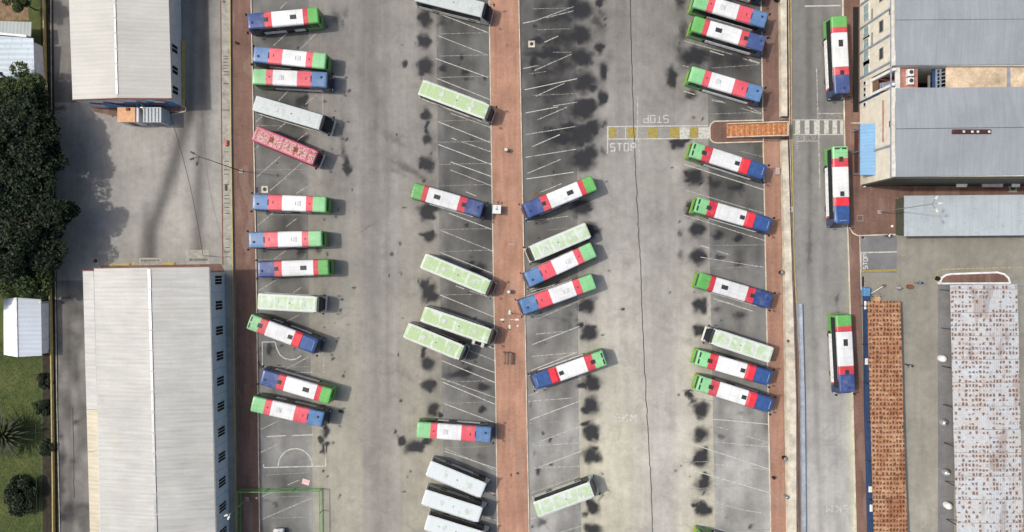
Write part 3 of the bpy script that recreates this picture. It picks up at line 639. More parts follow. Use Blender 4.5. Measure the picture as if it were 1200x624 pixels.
def patchy(name, base, patch, th, L=11.2, edge=1.02, second=None, soft=.05, sc=.8):
    n = NT(name, .5, 0, .35); oc = n.coord(); o = n.sep(oc)
    r = n.rand(); sh = n.comb(n.math('MULTIPLY', r, 83.0), n.math('MULTIPLY', r, 41.0), 0.0)
    va = n.n('ShaderNodeVectorMath', operation='ADD'); n.put(va.inputs[0], oc); n.put(va.inputs[1], sh); v = va.outputs[0]
    ns = n.noise(v, sc, 6, .72, .5)
    ay = n.math('ABSOLUTE', o[1])
    ed = n.mr(ay, edge-.12, edge+.05, 0, .5)
    pan = n.math('FRACT', n.math('ADD', n.math('MULTIPLY', o[0], 1/2.3), n.math('MULTIPLY', r, 3.0)))
    pn = n.mr(n.math('ABSOLUTE', n.math('SUBTRACT', pan, .5)), .40, .48, 0, .14)
    q = n.math('SUBTRACT', n.math('SUBTRACT', ns, ed), pn)
    m = n.mr(q, th, th+soft); m = n.math('MULTIPLY', m, n.math('GREATER_THAN', o[2], 2.9))
    c = n.mix(n.math('MULTIPLY', m, .92), base, patch)
    if second: c = n.mix(n.math('MULTIPLY', n.mr(n.noise(v, 2.2, 6, .8), .50, .56), n.math('MULTIPLY', n.math('LESS_THAN', ay, .85), n.math('GREATER_THAN', o[2], 2.9))), c, second)
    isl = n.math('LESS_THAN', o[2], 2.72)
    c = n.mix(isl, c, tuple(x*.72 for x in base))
    c = n.scale(c, n.mr(n.noise(v, 5, 5, .7), .3, .7, .88, 1.06))
    c = n.mix(n.mr(n.noise(v, 2.7, 4, .8), .66, .72, 0, .35), c, (.30,.31,.30))
    rb = n.math('SINE', n.math('MULTIPLY', o[0], 2*PI/1.15)); c = n.scale(c, n.mr(rb, .96, 1, 1, .93))
    n.base(c); return n.m
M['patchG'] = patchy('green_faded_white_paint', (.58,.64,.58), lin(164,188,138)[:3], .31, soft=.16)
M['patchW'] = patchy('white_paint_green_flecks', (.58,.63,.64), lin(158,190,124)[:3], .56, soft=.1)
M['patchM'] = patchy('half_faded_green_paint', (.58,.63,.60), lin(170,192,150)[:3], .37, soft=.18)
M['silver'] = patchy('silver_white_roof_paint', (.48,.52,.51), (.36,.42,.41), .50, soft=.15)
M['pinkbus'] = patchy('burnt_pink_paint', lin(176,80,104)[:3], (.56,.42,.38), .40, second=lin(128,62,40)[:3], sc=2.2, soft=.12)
M['lime'] = plain('lime_rear_panel', lin(120,160,40)[:3]); M['darkred'] = plain('dark_red_panel', (.16,.012,.03))
M['hatch'] = plain('dark_roof_hatch_plastic', (.035,.04,.042), .5); M['whitehatch'] = plain('pale_roof_hatch', (.55,.57,.58))

PROF = [(1.25,.40),(1.25,1.40),(1.24,2.30),(1.225,2.72),(1.17,2.90),(1.03,3.0),(.6,3.045),(0,3.06)]
def body_mb(L, rake=.25, rear=.1, boxy=False):
    prof = PROF if not boxy else [(1.25,.42),(1.25,1.40),(1.235,2.4),(1.21,2.8),(1.185,2.95),(1.12,3.02),(.6,3.05),(0,3.06)]
    full = prof+[(-y, z) for y, z in prof[-2::-1]]
    def rx(z):    # front recession with height
        return rake*max(0, (z-1.15)/1.9)**1.2
    sts = [(-L/2, .07, .16, 0), (-L/2+.10, .02, .03, 0), (-L/2+.3, 0, 0, 0), (-L/4, 0,0,0), (0, 0, 0, 0), (L/4, 0,0,.3), (L/2-.4, 0, 0, 1), (L/2-.12, .03, .04, 1), (L/2, .12, .2, 1)]
    mb = MB(); n = len(full)
    for x, ins, dr, f in sts:
        for y, z in full:
            zz = z if z < 1 else z-dr*(z-1)/2.06
            mb.v.append((x-(rx(z)+(rear if x < 0 else 0)*0)*f, y*(1-ins), zz))
    for i in range(len(sts)-1):
        for j in range(n-1): mb.f.append((i*n+j, i*n+j+1, (i+1)*n+j+1, (i+1)*n+j))
        mb.f.append((i*n+n-1, i*n, (i+1)*n, (i+1)*n+n-1))
    mb.f.append(tuple(range(n-1,-1,-1))); mb.f.append(tuple((len(sts)-1)*n+j for j in range(n)))
    return mb
def make_bus(kind):
    L = {'A1':LA,'A2':LA,'A3':LA,'G':11.2,'W':11.2,'Mx':11.2,'C':11.6,'D':11.4}[kind]
    A = kind[0] == 'A'; rake = {'C':1.15,'G':.75,'W':.45,'Mx':.75,'D':.3}.get(kind, .3 if kind != 'A3' else .5)
    mat = {'A1':'liveryA1','A2':'liveryA2','A3':'liveryA3','G':'patchG','W':'patchW','Mx':'patchM','C':'silver','D':'pinkbus'}[kind]
    r = thing('bus', 'x', 'bus'); r['_L'] = L - rake*.8
    body_mb(L, rake, boxy=not A).build('body', mat, r, smooth=False)
    def xf(z): return L/2-rake*max(0,(z-1.15)/1.9)**1.2
    # windscreen follows the raked front
    zs = [1.15,1.7,2.2,2.6] if kind != 'C' else [1.15,1.7,2.3,2.9]
    mb = MB(); ws = [1.04,1.03,1.02,.98]
    for z, w in zip(zs, ws):
        xx = xf(z)+.03+(.02 if kind == 'C' else 0)
        mb.v += [(xx-.12, -w-.16, z), (xx, -w*.7, z), (xx+.015, 0, z), (xx, w*.7, z), (xx-.12, w+.16, z)]
    for i in range(3):
        for j in range(4): mb.f.append((i*5+j, i*5+j+1, (i+1)*5+j+1, (i+1)*5+j))
    mb.build('windscreen', 'glass', r, smooth=True)
    if kind in ('C','G','Mx'):      # dark glazed brow seen from above
        MB().prism([(xf(2.95)-.15,-1.12),(xf(2.95)+.22,-1.0),(xf(2.95)+.22,1.0),(xf(2.95)-.15,1.12)], 2.75, 2.98).build('visor', 'glass' if kind == 'C' else 'darkgrey', r)
    MB().box(-L/2-.02, -L/2+.09, -.95, .95, 1.7, 2.45).build('rear_window', 'glass', r)
    MB().bbox(L/2-.16, L/2+.10, -1.18, 1.18, .34, .72, .05).build('front_bumper', 'darkblue' if A else 'offwhite', r)
    MB().bbox(-L/2-.08, -L/2+.14, -1.2, 1.2, .36, .74, .05).build('rear_bumper', 'lime' if A else ('darkred' if kind == 'D' else 'offwhite'), r)
    for s in (-1, 1):
        x0, x1 = -L/2+.45, L/2-.95-rake*.5
        mb = MB(); n = 7; w = (x1-x0)/n
        for i in range(n):      # separate panes of one band
            yy = s*1.243; mb.box(x0+i*w+.04, x0+(i+1)*w-.04, min(yy, yy+s*.022), max(yy, yy+s*.022), 1.42, 2.52 if A else 2.6)
        mb.build('side_windows', 'glass', r)
        MB().box(x0-.1, x1+.12, *sorted((s*(1.238 if A else 1.215), s*1.256)), 1.36, 2.60 if A else 2.86).build('window_surround', 'black', r)
        if A:
            MB().box(-L/2+2.9, L/2-1.6, *sorted((s*1.25, s*1.29)), .5, 1.30).build('side_skirt', 'white', r)
        else:
            mb = MB(); mb.box(x0, x1, *sorted((s*1.25, s*1.30)), 1.30, 1.37); mb.box(x0, x1, *sorted((s*1.25, s*1.285)), .62, .70)
            mb.build('side_rail', 'offwhite' if kind != 'D' else 'darkred', r)
        for x in (L/2-2.75, -L/2+3.1):
            wh = MB().lathe([(.30,-.14),(.47,-.14),(.5,-.1),(.5,.1),(.47,.14),(.30,.14)], 18).build('wheel', 'black', r)
            wh.location = (x, s*1.125, .504); wh.rotation_euler = (PI/2, 0, 0)
            rm = MB().lathe([(.05,-.147),(.12,-.155),(.2,-.13),(.29,-.142),(.29,.142),(.2,.13),(.12,.155),(.05,.147)], 14).build('rim', 'steel', wh)
            MB().box(x-.58, x+.58, *sorted((s*1.245, s*1.262)), .42, 1.10).build('wheel_arch', 'black', r)
        hl = MB().bbox(L/2+.0, L/2+.055, s*.98-.16, s*.98+.16, .78, 1.0, .03).build('headlight', 'lamp', r)
        MB().box(-L/2-.03, -L/2+.04, s*1.02-.1, s*1.02+.1, .9, 1.35).build('tail_light', 'redlens', r)
        mi = MB().bar((L/2-.35-rake*.6, s*1.15, 2.5), (L/2+.12, s*1.38, 2.42), .045).bbox(L/2+.04, L/2+.22, s*1.42-.13, s*1.42+.13, 1.95, 2.42, .04).build('mirror', 'black', r)
    for dx in ([L/2-1.55, -.6] if A else [L/2-1.5]):    # kerbside doors
        d = MB().box(dx-.62, dx+.62, 1.25, 1.300, .45, 2.45).build('door', 'glass', r)
        MB().box(dx-.02, dx+.02, 1.3, 1.315, .45, 2.45).box(dx-.66, dx-.62, 1.25, 1.31, .45, 2.45).box(dx+.62, dx+.66, 1.25, 1.31, .45, 2.45).build('door_frame', 'darkgrey', d)
    X = lambda u: -L/2+u*L
    def hat(u, l, w, m, z=.07, y=0): return MB().bbox(X(u)-l/2, X(u)+l/2, y-w/2, y+w/2, 3.0, 3.055+z, .03).build('roof_hatch', m, r)
    if kind == 'A1':
        h = hat(.36, .62, .78, 'whitehatch', .05); MB().bbox(X(.36)+.45, X(.36)+.53, -.3, .3, 3.02, 3.10, .02).build('roof_vent', 'grey', r)
        MB().lathe([(.20,3.0),(.20,3.1),(.12,3.14)], 14, (X(.90), .3, 0)).build('roof_vent', 'darkblue', r)
        MB().bbox(X(.76)+.0, X(.76)+.14, -.45, .45, 3.02, 3.12, .02).build('roof_vent', 'darkblue', r)
        MB().bbox(X(.70)-.05, X(.70)+.05, -.25, .2, 3.02, 3.10, .02).build('roof_vent', 'darkred', r)
        MB().bbox(X(.22)-.1, X(.22)+.1, -.1, .1, 3.02, 3.11, .02).build('roof_vent', 'darkred', r)
    if kind == 'A2':
        hat(.345, 1.0, .66, 'hatch'); hat(.715, .62, .6, 'hatch')
        MB().lathe([(.20,3.0),(.20,3.1),(.12,3.14)], 14, (X(.91), .25, 0)).build('roof_vent', 'darkblue', r)
    if kind == 'A3':
        hat(.165, .72, .62, 'hatch'); hat(.60, .72, .62, 'hatch')
        # raised air-conditioning pod under the red and blue paint
        a, b = X(.645), X(.755)
        mb = MB(); base = [(a+.05,-1.02),(b,-1.14),(b,1.14),(a+.05,1.02)]; top = [(a+.28,-.86),(b-.04,-.98),(b-.04,.98),(a+.28,.86)]
        mb.add([(x,y,3.0) for x,y in base]+[(x,y,3.19) for x,y in top], [(0,1,5,4),(1,2,6,5),(2,3,7,6),(3,0,4,7),(4,5,6,7)])
        MB_red = mb.build('air_conditioner', 'acred', r)
        a, b = X(.757), X(.972)
        mb = MB(); base = [(a,-1.13),(b,-1.0),(b,1.0),(a,1.13)]; top = [(a+.02,-.98),(b-.35,-.84),(b-.35,.84),(a+.02,.98)]
        mb.add([(x,y,3.0) for x,y in base]+[(x,y,3.15) for x,y in top], [(0,1,5,4),(1,2,6,5),(2,3,7,6),(3,0,4,7),(4,5,6,7)])
        mb.build('front_cowl', 'acblue', r)
        MB().bbox(X(.93), X(.935)+.06, -.6, .6, 3.1, 3.17, .02).build('roof_vent', 'bluegrey', r)
        MB().box(X(.018), X(.04), -.9, .9, 3.0, 3.056).build('rear_vent', 'hatch', r)
    if kind in ('G','W','Mx','C'):
        for u in (.3, .72): hat(u, .62, .66, 'whitehatch', .05)
        MB().bbox(X(.5)-.1, X(.5)+.1, -.1, .1, 3.02, 3.12, .02).build('roof_vent', 'grey', r)
    if kind == 'D':
        for u in (.28, .66): hat(u, .7, .7, 'rust', .05)
    if kind in ('W','Mx','G'):
        for s in (-1, 1): MB().box(-L/2+.3, L/2-.6-rake, *sorted((s*1.20, s*1.25)), 2.97, 3.03).build('roof_gutter', 'white', r)
    return r
M['acred'] = plain('faded_red_pod_paint', lin(222,58,70)[:3], .4); M['acblue'] = plain('mid_blue_pod_paint', lin(56,86,138)[:3], .4)
PROTO = {}
def bus(kind, a, b, label, group, z=0.0):
    """a: rear end of the roof, b: front end of the roof (survey pixels, roof height)"""
    A = Vector(G(a[0], a[1], BH)); B = Vector(G(b[0], b[1], BH)); d = B-A
    if kind not in PROTO: PROTO[kind] = o = make_bus(kind)
    else: o = copy_tree(PROTO[kind])
    tag(o, label, 'bus', group); sc = d.length/o['_L']; c = (A+B)/2
    shift = (PROTO[kind].children[0].dimensions.x-o['_L'])/2 if False else 0
    un = d.normalized(); c = c+un*((LA if kind[0] == 'A' else {'C':11.6,'D':11.4}.get(kind, 11.2))-o['_L'])/2*sc
    o.location = (c.x, c.y, .004+z); o.rotation_euler = (0,0,math.atan2(d.y, d.x)); o.scale = (sc, 1, 1); return o
g1 = 'buses parked along the left walkway'; g2 = 'buses parked on the left side of the central walkway'
g3 = 'buses parked on the right side of the central walkway'; g4 = 'buses parked along the right walkway'; g5 = 'buses standing in the right hand road'
BUSES = [
 ('A2',(372.8,17.3),(289.2,25.2),'striped bus with deep green tail, topmost in the left column',g1),
 ('A1',(381.6,71.6),(296,63),'pale blue nosed striped bus, upper of the highest close pair in the left column',g1),
 ('A1',(295.7,89.3),(383.5,93.5),'pale striped bus with green end at the walkway, lower of the highest left pair',g1),
 ('C',(297.3,120.5),(378.3,144.3),'plain silver white bus with dark raked windscreen just above the pink bus',g1),
 ('D',(297.5,155.7),(370,185.8),'burnt pink bus with orange rust and white patches on its roof',g1),
 ('A1',(382,239.7),(295,236.7),'pale striped bus beside the small concrete manhole on the left column',g1),
 ('A1',(377,279.7),(290.5,281.7),'pale striped bus with blue end overhanging the left brown walkway, between two other striped buses',g1),
 ('A2',(385,313.2),(301,316),'striped bus with dark hatch just above the white and green bus of the left column',g1),
 ('Mx',(301.5,353.3),(372.7,357.3),'white bus with worn green patches, the only green-flecked one in the left column',g1),
 ('A3',(291,376.8),(369.7,406.5),'slanting striped bus with dark windscreen, above the painted corner curve of the ball court',g1),
 ('A2',(387.2,465.3),(305.2,441.8),'slanting striped bus with blue end at walkway, upper of the lowest left pair',g1),
 ('A1',(294.5,473.5),(378.8,492.7),'slanting striped bus with pale green end on the walkway, lowest in the left column',g1),
 ('C',(487.6,-8),(568.4,12),'silver white bus cut by the top edge, topmost left of the central walkway',g2),
 ('G',(492.5,101.9),(572.5,132),'lime green and white worn bus, first below the silver one left of the central walkway',g2),
 ('A2',(483,222.8),(565.7,246.6),'striped bus whose blue nose stops beside the white cabinet on the central walkway',g2),
 ('G',(495.2,305.5),(573.7,338),'worn green roofed bus alone between the white cabinet and the close green pair',g2),
 ('G',(495,368),(575.2,395.5),'upper of the two close green roofed buses left of the central walkway',g2),
 ('G',(475.3,387),(542.3,414.6),'lower and shorter of the two close green roofed buses, sticking out into the lane',g2),
 ('A1',(488.5,504.2),(576,510.5),'pale striped bus left of the central walkway beside the dark crescent oil stain',g2),
 ('W',(501.7,549),(567.6,576),'white roofed bus, upper of the three at the bottom left of the central walkway',g2),
 ('W',(496,582.7),(564,604.5),'white roofed bus with green flecks, middle of the three at the bottom centre',g2),
 ('W',(499,612.5),(567,633.5),'white roofed bus cut by the bottom edge, lowest of the three at the bottom centre',g2),
 ('A2',(696.7,214),(615.3,248),'striped bus with two dark hatches, topmost right of the central walkway',g3),
 ('Mx',(689.8,269.5),(622.3,298),'short white and green worn bus between striped buses right of the central walkway',g3),
 ('A1',(696,292.5),(617,329),'pale blue nosed striped bus directly below the short green and white one',g3),
 ('A1',(696.4,329.6),(610.6,361),'pale striped bus overhanging the central walkway beside the four-armed lamp post',g3),
 ('A3',(709,419.5),(626.7,448.5),'striped bus with raised blue cowl standing alone right of the central walkway',g3),
 ('Mx',(627.7,598),(695.4,573.3),'bright green and white bus, lowest right of the central walkway',g3),
 ('A1',(812,-36),(897,-11),'striped bus showing only its lower flank at the top edge, right column',g4),
 ('A1',(814.5,-1),(899.3,24),'pale blue nosed striped bus heading the right column, partly cut by the top edge',g4),
 ('A2',(812.5,27),(897,51.8),'dark blue nosed striped bus with two hatches, lowest of the tight upper right group',g4),
 ('A1',(809.5,86),(894,111),'pale striped bus just above the yellow and white crossing on the right',g4),
 ('A3',(810.5,174.7),(896.5,202),'striped bus with two dark hatches just below the orange ramp',g4),
 ('A3',(816,239.5),(902.8,264.5),'striped bus with two dark hatches, second below the orange ramp',g4),
 ('A2',(819,328.2),(905,353.5),'striped bus with deep blue nose just above the pale green bus of the right column',g4),
 ('Mx',(905,417),(834.7,394.2),'pale green worn bus with windscreen to the left, between striped buses of right column',g4),
 ('A3',(817.3,419),(903,443.8),'striped bus directly below the pale green bus in the right column',g4),
 ('A3',(818.5,449.3),(904.5,476),'lower of the two touching striped buses under the pale green bus in the right column',g4),
 ('A1',(818,633.5),(903,660),'striped bus of which only a green corner shows at the bottom edge on the right',g4),
 ('A2',(983.8,18.7),(988,109.8),'dark blue nosed striped bus standing in the road beside the tall cream warehouse wall',g5),
 ('A3',(985.3,171.4),(988,261.5),'striped bus standing in the road between the zebra crossing and the red plaza corner',g5),
 ('A2',(989.3,369.5),(994,461),'striped bus standing in the road beside the heavily rusted roof',g5)]
for b in BUSES: bus(*b)

# ------------------------------------------------------------------ buildings
def P(px, py, h): return G(px, py, h)
def roof_plane(name, pts, mat, parent, th=.12):
    """pts: list of (px,py,h) roof corners; built as a slab of sheeting"""
    v = [P(*p) for p in pts]; n = len(v); mb = MB()
    mb.add(v+[(x,y,z-th) for x,y,z in v], [tuple(range(n)), tuple(range(2*n-1,n-1,-1))]+[(i,(i+1)%n,(i+1)%n+n,i+n) for i in range(n)])
    return mb.build(name, mat, parent)
def wall_poly(name, pts, z0, z1, mat, parent): return MB().prism([G2(*p) for p in pts][::-1], z0, z1).build(name, mat, parent)
def window(parent, c, w, h, normal='e', panes=3, fm='white', gm='glass', name='window'):
    """c: world centre on the wall face; w along the wall"""
    x, y, z = c; fr = MB(); pn = MB(); t = .07
    def bx(m, a0, a1, z0, z1, d0, d1):
        if normal == 'e': m.box(x+d0, x+d1, y+a0, y+a1, z0, z1)
        elif normal == 'w': m.box(x-d1, x-d0, y+a0, y+a1, z0, z1)
        elif normal == 's': m.box(x+a0, x+a1, y-d1, y-d0, z0, z1)
    bx(fr, -w/2, w/2, z-h/2, z-h/2+t, 0, .10); bx(fr, -w/2, w/2, z+h/2-t, z+h/2, 0, .10)
    for i in range(panes+1):
        a = -w/2+i*(w-t)/panes; bx(fr, a, a+t, z-h/2+t, z+h/2-t, 0, .09)
    for i in range(panes):
        a = -w/2+t+i*(w-t)/panes; bx(pn, a, a+(w-t)/panes-t, z-h/2+t, z+h/2-t, .01, .06)
    f = fr.build(name, fm, parent); pn.build('pane', gm, f); return f

# depot office, upper left
A_ = thing('depot_office', 'pale ribbed roof building at the top left with blue gable and three small windows', 'building', G(165,125))
A_.location = (0,0,0)
Lx, Rx = 110.5, 213.5
wall_poly('wall', [(106,-60),(Rx-2.2,-60),(Rx,125),(Lx,127)], 0, 4.62, 'wallA', A_)
mbg = MB(); mbg.add([G2(Lx,127)+(4.6,), G2(Rx,125)+(4.6,), G2(163,126)+(5.55,), G2(Lx,125.5)+(4.6,), G2(Rx,123.5)+(4.6,), G2(163,124.5)+(5.55,)], [(0,1,2),(5,4,3),(0,2,5,3),(1,4,5,2)])
mbg.build('gable', 'wallA', A_)
rf = roof_plane('roof', [(78.7,-60,4.8),(85,117,4.8),(137.3,115,5.75),(132,-60,5.75)], 'roofA', A_)
roof_plane('roof', [(132.2,-60,5.74),(137.5,115,5.74),(201,115.5,4.8),(196,-60,4.8)], 'roofA', A_)
mb = MB()
for i in range(9): 
    y0 = -50+i*18; xx = 132.6+ (y0+60)*.0265; a = P(xx,y0,5.78); b = P(xx+.5,y0+16.5,5.78); mb.bar(a, b, .28, .07)
mb.build('ridge_cap', 'steel', A_)
MB().bar(P(85.2,117.6,4.78), P(137.3,115.8,5.70), .12, .34).bar(P(137.3,115.8,5.70), P(201,116.2,4.78), .12, .34).build('bargeboard', 'redbrown', A_)
MB().bar(P(201.8,-60+0,4.62)[:2]+(4.62,) if False else P(196.4,-60,4.62), P(201.4,115.5,4.62), .14, .12).build('gutter', 'offwhite', A_)
# blue painted cladding on the gable end, pipes, trim
mb = MB(); x0, y0 = G2(130,126.3); x1, y1 = G2(213.3,125.0)
mb.prism([(x0, y0-.10), (x1, y1-.10), (x1, y1), (x0, y0)], .2, 3.2); mb.build('blue_cladding', 'blue', A_)
mb = MB()
for xa, xb, za, zb in [(140,154,3.9,1.9),(154,168,1.9,2.2),(178,190,4.1,2.9),(190,206,2.9,2.1),(122,132,3.4,2.6)]:
    a = G2(xa,126); b = G2(xb,126); MB().bar((a[0],a[1]-.2,za),(b[0],b[1]-.2,zb),.14).build('downpipe', 'redbrown', A_)
mb = MB()
for xa in (132,150,176,196): a = G2(xa,126); mb.box(a[0], a[0]+1.5, a[1]-.14, a[1]-.115, 3.35, 4.0)
mb.build('sign_panel', 'white', A_)
for py in (63,87.5,110.5):
    c = G2(213.0, py); cx_ = G2(float(np.interp(py,[-60,125],[Rx-2.2,Rx])),0)[0]; window(A_, (cx_, c[1], 2.15), 1.35, 1.8, 'e', 2)
MB().box(G2(213.3,0)[0], G2(217.5,0)[0], G2(0,126.5)[1], G2(0,48)[1], .0, .22).build('plinth', 'yellow', A_)
poly_struct('walkway', [(107,118),(218,118),(217.5,130.5),(190,137.2),(132,136),(112,132),(107,127)], -.05, .115, 'paver_dark')
struct(ribbon('kerb', [(218,126),(218,130.5),(190,137.6)], .16, .14, 'creamconc')); struct(ribbon('kerb', [(107,126),(111,132),(132,136.6)], .16, .14, 'conc'))
cb = thing('guard_booth', 'peach roofed booth against the blue gable of the top left building', 'booth'); hb = 2.7
wall_poly('wall', [(151.2,131),(173.6,131),(173.6,147.5),(151.2,147.5)], 0, 2.55, 'wallA', cb)
roof_plane('roof', [(137.5,126,hb),(158.3,126,hb),(158.3,143.3,hb),(137.5,143.3,hb)], 'peach', cb)
c = G2(162,147.5); MB().box(c[0]-.4, c[0]+.4, c[1]-.05, c[1]+.02, 0, 2.0).build('door', 'bark2', cb)
MB().bbox(*sorted((P(148,0,hb)[0],P(152,0,hb)[0])), *sorted((P(0,130,hb)[1],P(0,126.6,hb)[1])), 2.7, 2.9, .03).build('roof_vent', 'rust', cb)
cb = thing('storage_container', 'pale blue ribbed container beside the peach booth', 'container')
wall_poly('body', [(180,131),(199.8,131),(199.8,147.8),(180,147.8)], 0, 2.55, 'roofD', cb)
roof_plane('roof', [(167.6,126,hb),(188.8,126,hb),(188.8,143.6,hb),(167.6,143.6,hb)], 'roofD', cb)
for i in range(5):
    x = 169.5+i*4; MB().bar(P(x,126.8,hb+.05), P(x,143,hb+.05), .07).build('roof_rib', 'grey', cb)
c = G2(189,147.8); MB().box(c[0]-.9, c[0]+.9, c[1]-.04, c[1]+.02, .15, 2.3).build('door', 'grey', cb)
st = thing('steel_staircase', 'narrow grey steel stair between the peach booth and the pale container', 'staircase')
mb = MB()
for i in range(8): a = G2(174.5,130+i*1.35); mb.box(a[0], a[0]+.75, a[1]-.16, a[1], 2.35-i*.3, 2.40-i*.3)
mb.build('tread', 'steel', st)
for x in (174.2, 180.2):
    a = G2(x,129.5); b = G2(x,140.8); MB().bar((a[0],a[1],2.5),(b[0],b[1],.15),.06,.2).bar((a[0],a[1],3.3),(b[0],b[1],.95),.05).bar((b[0],b[1],.1),(b[0],b[1],.95),.05).bar((a[0],a[1],2.5),(a[0],a[1],3.3),.05).build('handrail', 'steel', st)

# long maintenance hall, lower left
B_ = thing('maintenance_hall', 'long white ribbed roof hall at the lower left with a row of windows', 'building')
wall_poly('wall', [(139,322),(263.2,320.5),(266.2,468),(270.2,700),(147,700)], 0, 5.8, 'wallB', B_); wall_poly('wall', [(122,323),(138.9,322),(146.9,700),(130,700)], 0, 4.25, 'wallB', B_)
roof_plane('roof', [(110,315,6.0),(119.5,700,6.0),(184.5,700,7.2),(174.6,314,7.2)], 'roofB', B_)
roof_plane('roof', [(174.8,314,7.2),(184.7,700,7.2),(254.5,700,6.0),(245,313,6.0)], 'roofB', B_)
roof_plane('leanto_roof', [(97,318,4.4),(101.4,480,4.4),(114,480,4.9),(109.6,318,4.9)], 'roofB', B_)
roof_plane('leanto_roof', [(101.4,480.4,4.4),(107.5,700,4.4),(120.5,700,4.9),(114,480.4,4.9)], 'cream', B_)
mb = MB()
for i in range(14): y0 = 316+i*24; xx = 174.7+(y0-314)*.0257; mb.bar(P(xx,y0,7.24), P(xx+.55,y0+22.5,7.24), .38, .06)
mb.build('ridge_cap', 'steel', B_)
MB().bar(P(110,314.6,5.95), P(174.7,313.4,7.15), .12, .3).bar(P(174.7,313.4,7.15), P(245,312.4,5.95), .12, .3).build('bargeboard', 'redbrown', B_)
MB().bar(P(97,317.4,4.35), P(109.6,317.4,4.85), .12, .3).build('bargeboard', 'redbrown', B_)
MB().bar(P(245.6,313,5.85), P(255.1,700,5.85), .16, .14).build('gutter', 'offwhite', B_)
for i in range(12):
    py = 328.4+i*29.55; gy = 312+(py-312)/1.023; x = float(np.interp(gy, [320.5,468,700], [263.2,266.2,270.2])); c = G2(x, gy)
    window(B_, (c[0]-.0, c[1], 2.3), 1.5, 2.5, 'e', 3)
for i in range(12):
    gy = 342+i*28.9; x = float(np.interp(gy, [320.5,468,700], [263.2,266.2,270.2])); c = G2(x, gy)
    MB().box(c[0]-.04, c[0]+.02, c[1]-.02, c[1]+.02, .2, 5.5).build('wall_joint', 'bluegrey', B_)
MB().bar(P(103.2,530,4.5), P(116,528,4.95), .05).build('roof_seam', 'grey', B_)
# apron north of the hall
poly_struct('concrete_pad', [(217,293),(245.5,293),(246.5,312),(218,312)], -.02, .03, 'conc')
poly_struct('concrete_pad', [(163,302.5),(190,302.5),(190.5,313),(163,313)], -.02, .03, 'conc')
poly_struct('brown_apron', [(118,312),(259,309.5),(263,318.5),(120,322)], -.02, .05, 'paver_dark')
def grate(label, x0, x1, y0, y1, mat='crack', cat='drain cover', n=7, z=.05, vert=True):
    t = thing('drain_grate', label, cat, G((x0+x1)/2,(y0+y1)/2)); cx, cy = t.location[:2]
    X0, Y1 = G2(x0,y0); X1, Y0 = G2(x1,y1); X0-=cx; X1-=cx; Y0-=cy; Y1-=cy
    f = .07; MB().box(X0,X1,Y0,Y0+f,0,z).box(X0,X1,Y1-f,Y1,0,z).box(X0,X0+f,Y0+f,Y1-f,0,z).box(X1-f,X1,Y0+f,Y1-f,0,z).build('frame', 'conc', t)
    MB().box(X0+f,X1-f,Y0+f,Y1-f,0,.024).build('pit', 'black', t)
    mb = MB()
    for i in range(n):
        if vert: a = X0+f+(X1-X0-2*f)*(i+.5)/n; mb.box(a-.03,a+.03,Y0+f,Y1-f,.026,z-.004)
        else: a = Y0+f+(Y1-Y0-2*f)*(i+.5)/n; mb.box(X0+f,X1-f,a-.03,a+.03,.026,z-.004)
    mb.build('bars', 'darkgrey', t); return t
grate('long dark drain grate in front of the hall, the one under the rubber tyre marks', 165,187,303.8,307.2, n=14, z=.07)
grate('long dark drain grate on the pale concrete pad near the cable end', 222,244,302.8,306.6, n=14, z=.07)
grate('square drain grate beside the striped kerb gap of the asphalt patch entrance', 1008.6,1013,275.8,280.8, n=4)
grate('narrow black drain grate left of the yellow line on the asphalt patch', 1009.2,1013.2,323.5,337, n=3)
grate('square drain grate at the upper left corner of the pale blue container', 1051.8,1058.6,231,237.5, n=4)
grate('small square drain grate on the plaza by the pole foot beside the container', 1044,1049.2,214.5,219.5, n=3)
grate('pale square grate set in the red plaza beside a bus nose', 1003.8,1011,252.5,259.5, n=3, z=.145)
def manhole(label, px, py, s=1.0, mat='conc', round_=True, z=0.0):
    t = thing('manhole', label, 'manhole', G(px,py)[:2]+(z,)); h = s/2
    MB().bbox(-h,h,-h,h,-.02,.09,.03).build('collar', mat, t)
    MB().lathe([(.01,.08),(h*.55,.08),(h*.55,.10),(.01,.105)], 20).build('cover', 'darkgrey', t); return t
manhole('square manhole with pale collar in the stained bays right of the central walkway', 623,52, 1.05, 'creamconc')
manhole('square manhole with collar on the left lane edge above a pale striped bus', 310.5,222.3, 1.1, 'creamconc')
manhole('square manhole in front of the upper left corner of the long hall', 112.5,306, 1.2)
manhole('square manhole at the right end of the brown plaza under the warehouse', 1186,221, 1.3, 'conc', z=.11)
manhole('small pale manhole on the brown gutter between the wall and the road', 925.4,245.5, .8, 'white', z=.05)
MB().bbox(*sorted((G(300,0)[0],G(302.5,0)[0])), *sorted((G(0,226)[1],G(0,220)[1])), 0, .05, .01).build('drain_slot', 'crack')['kind'] = 'structure'
tg = MB().bbox(-.5,.5,-.22,.22,0,.16,.05).build('yellow_kerb_block', 'yellow'); tag(tg, 'ochre concrete block at the hall front, left of the long drain grate', 'kerb block'); tg.location = G(143,310); tg.scale = (2.6,1,1)
tg2 = tg.copy(); COL.objects.link(tg2); tg2.location = G(198,309.2); tg2.scale = (1.9,1,1); tag(tg2, 'ochre concrete block at the hall front, between the two long drain grates', 'kerb block')

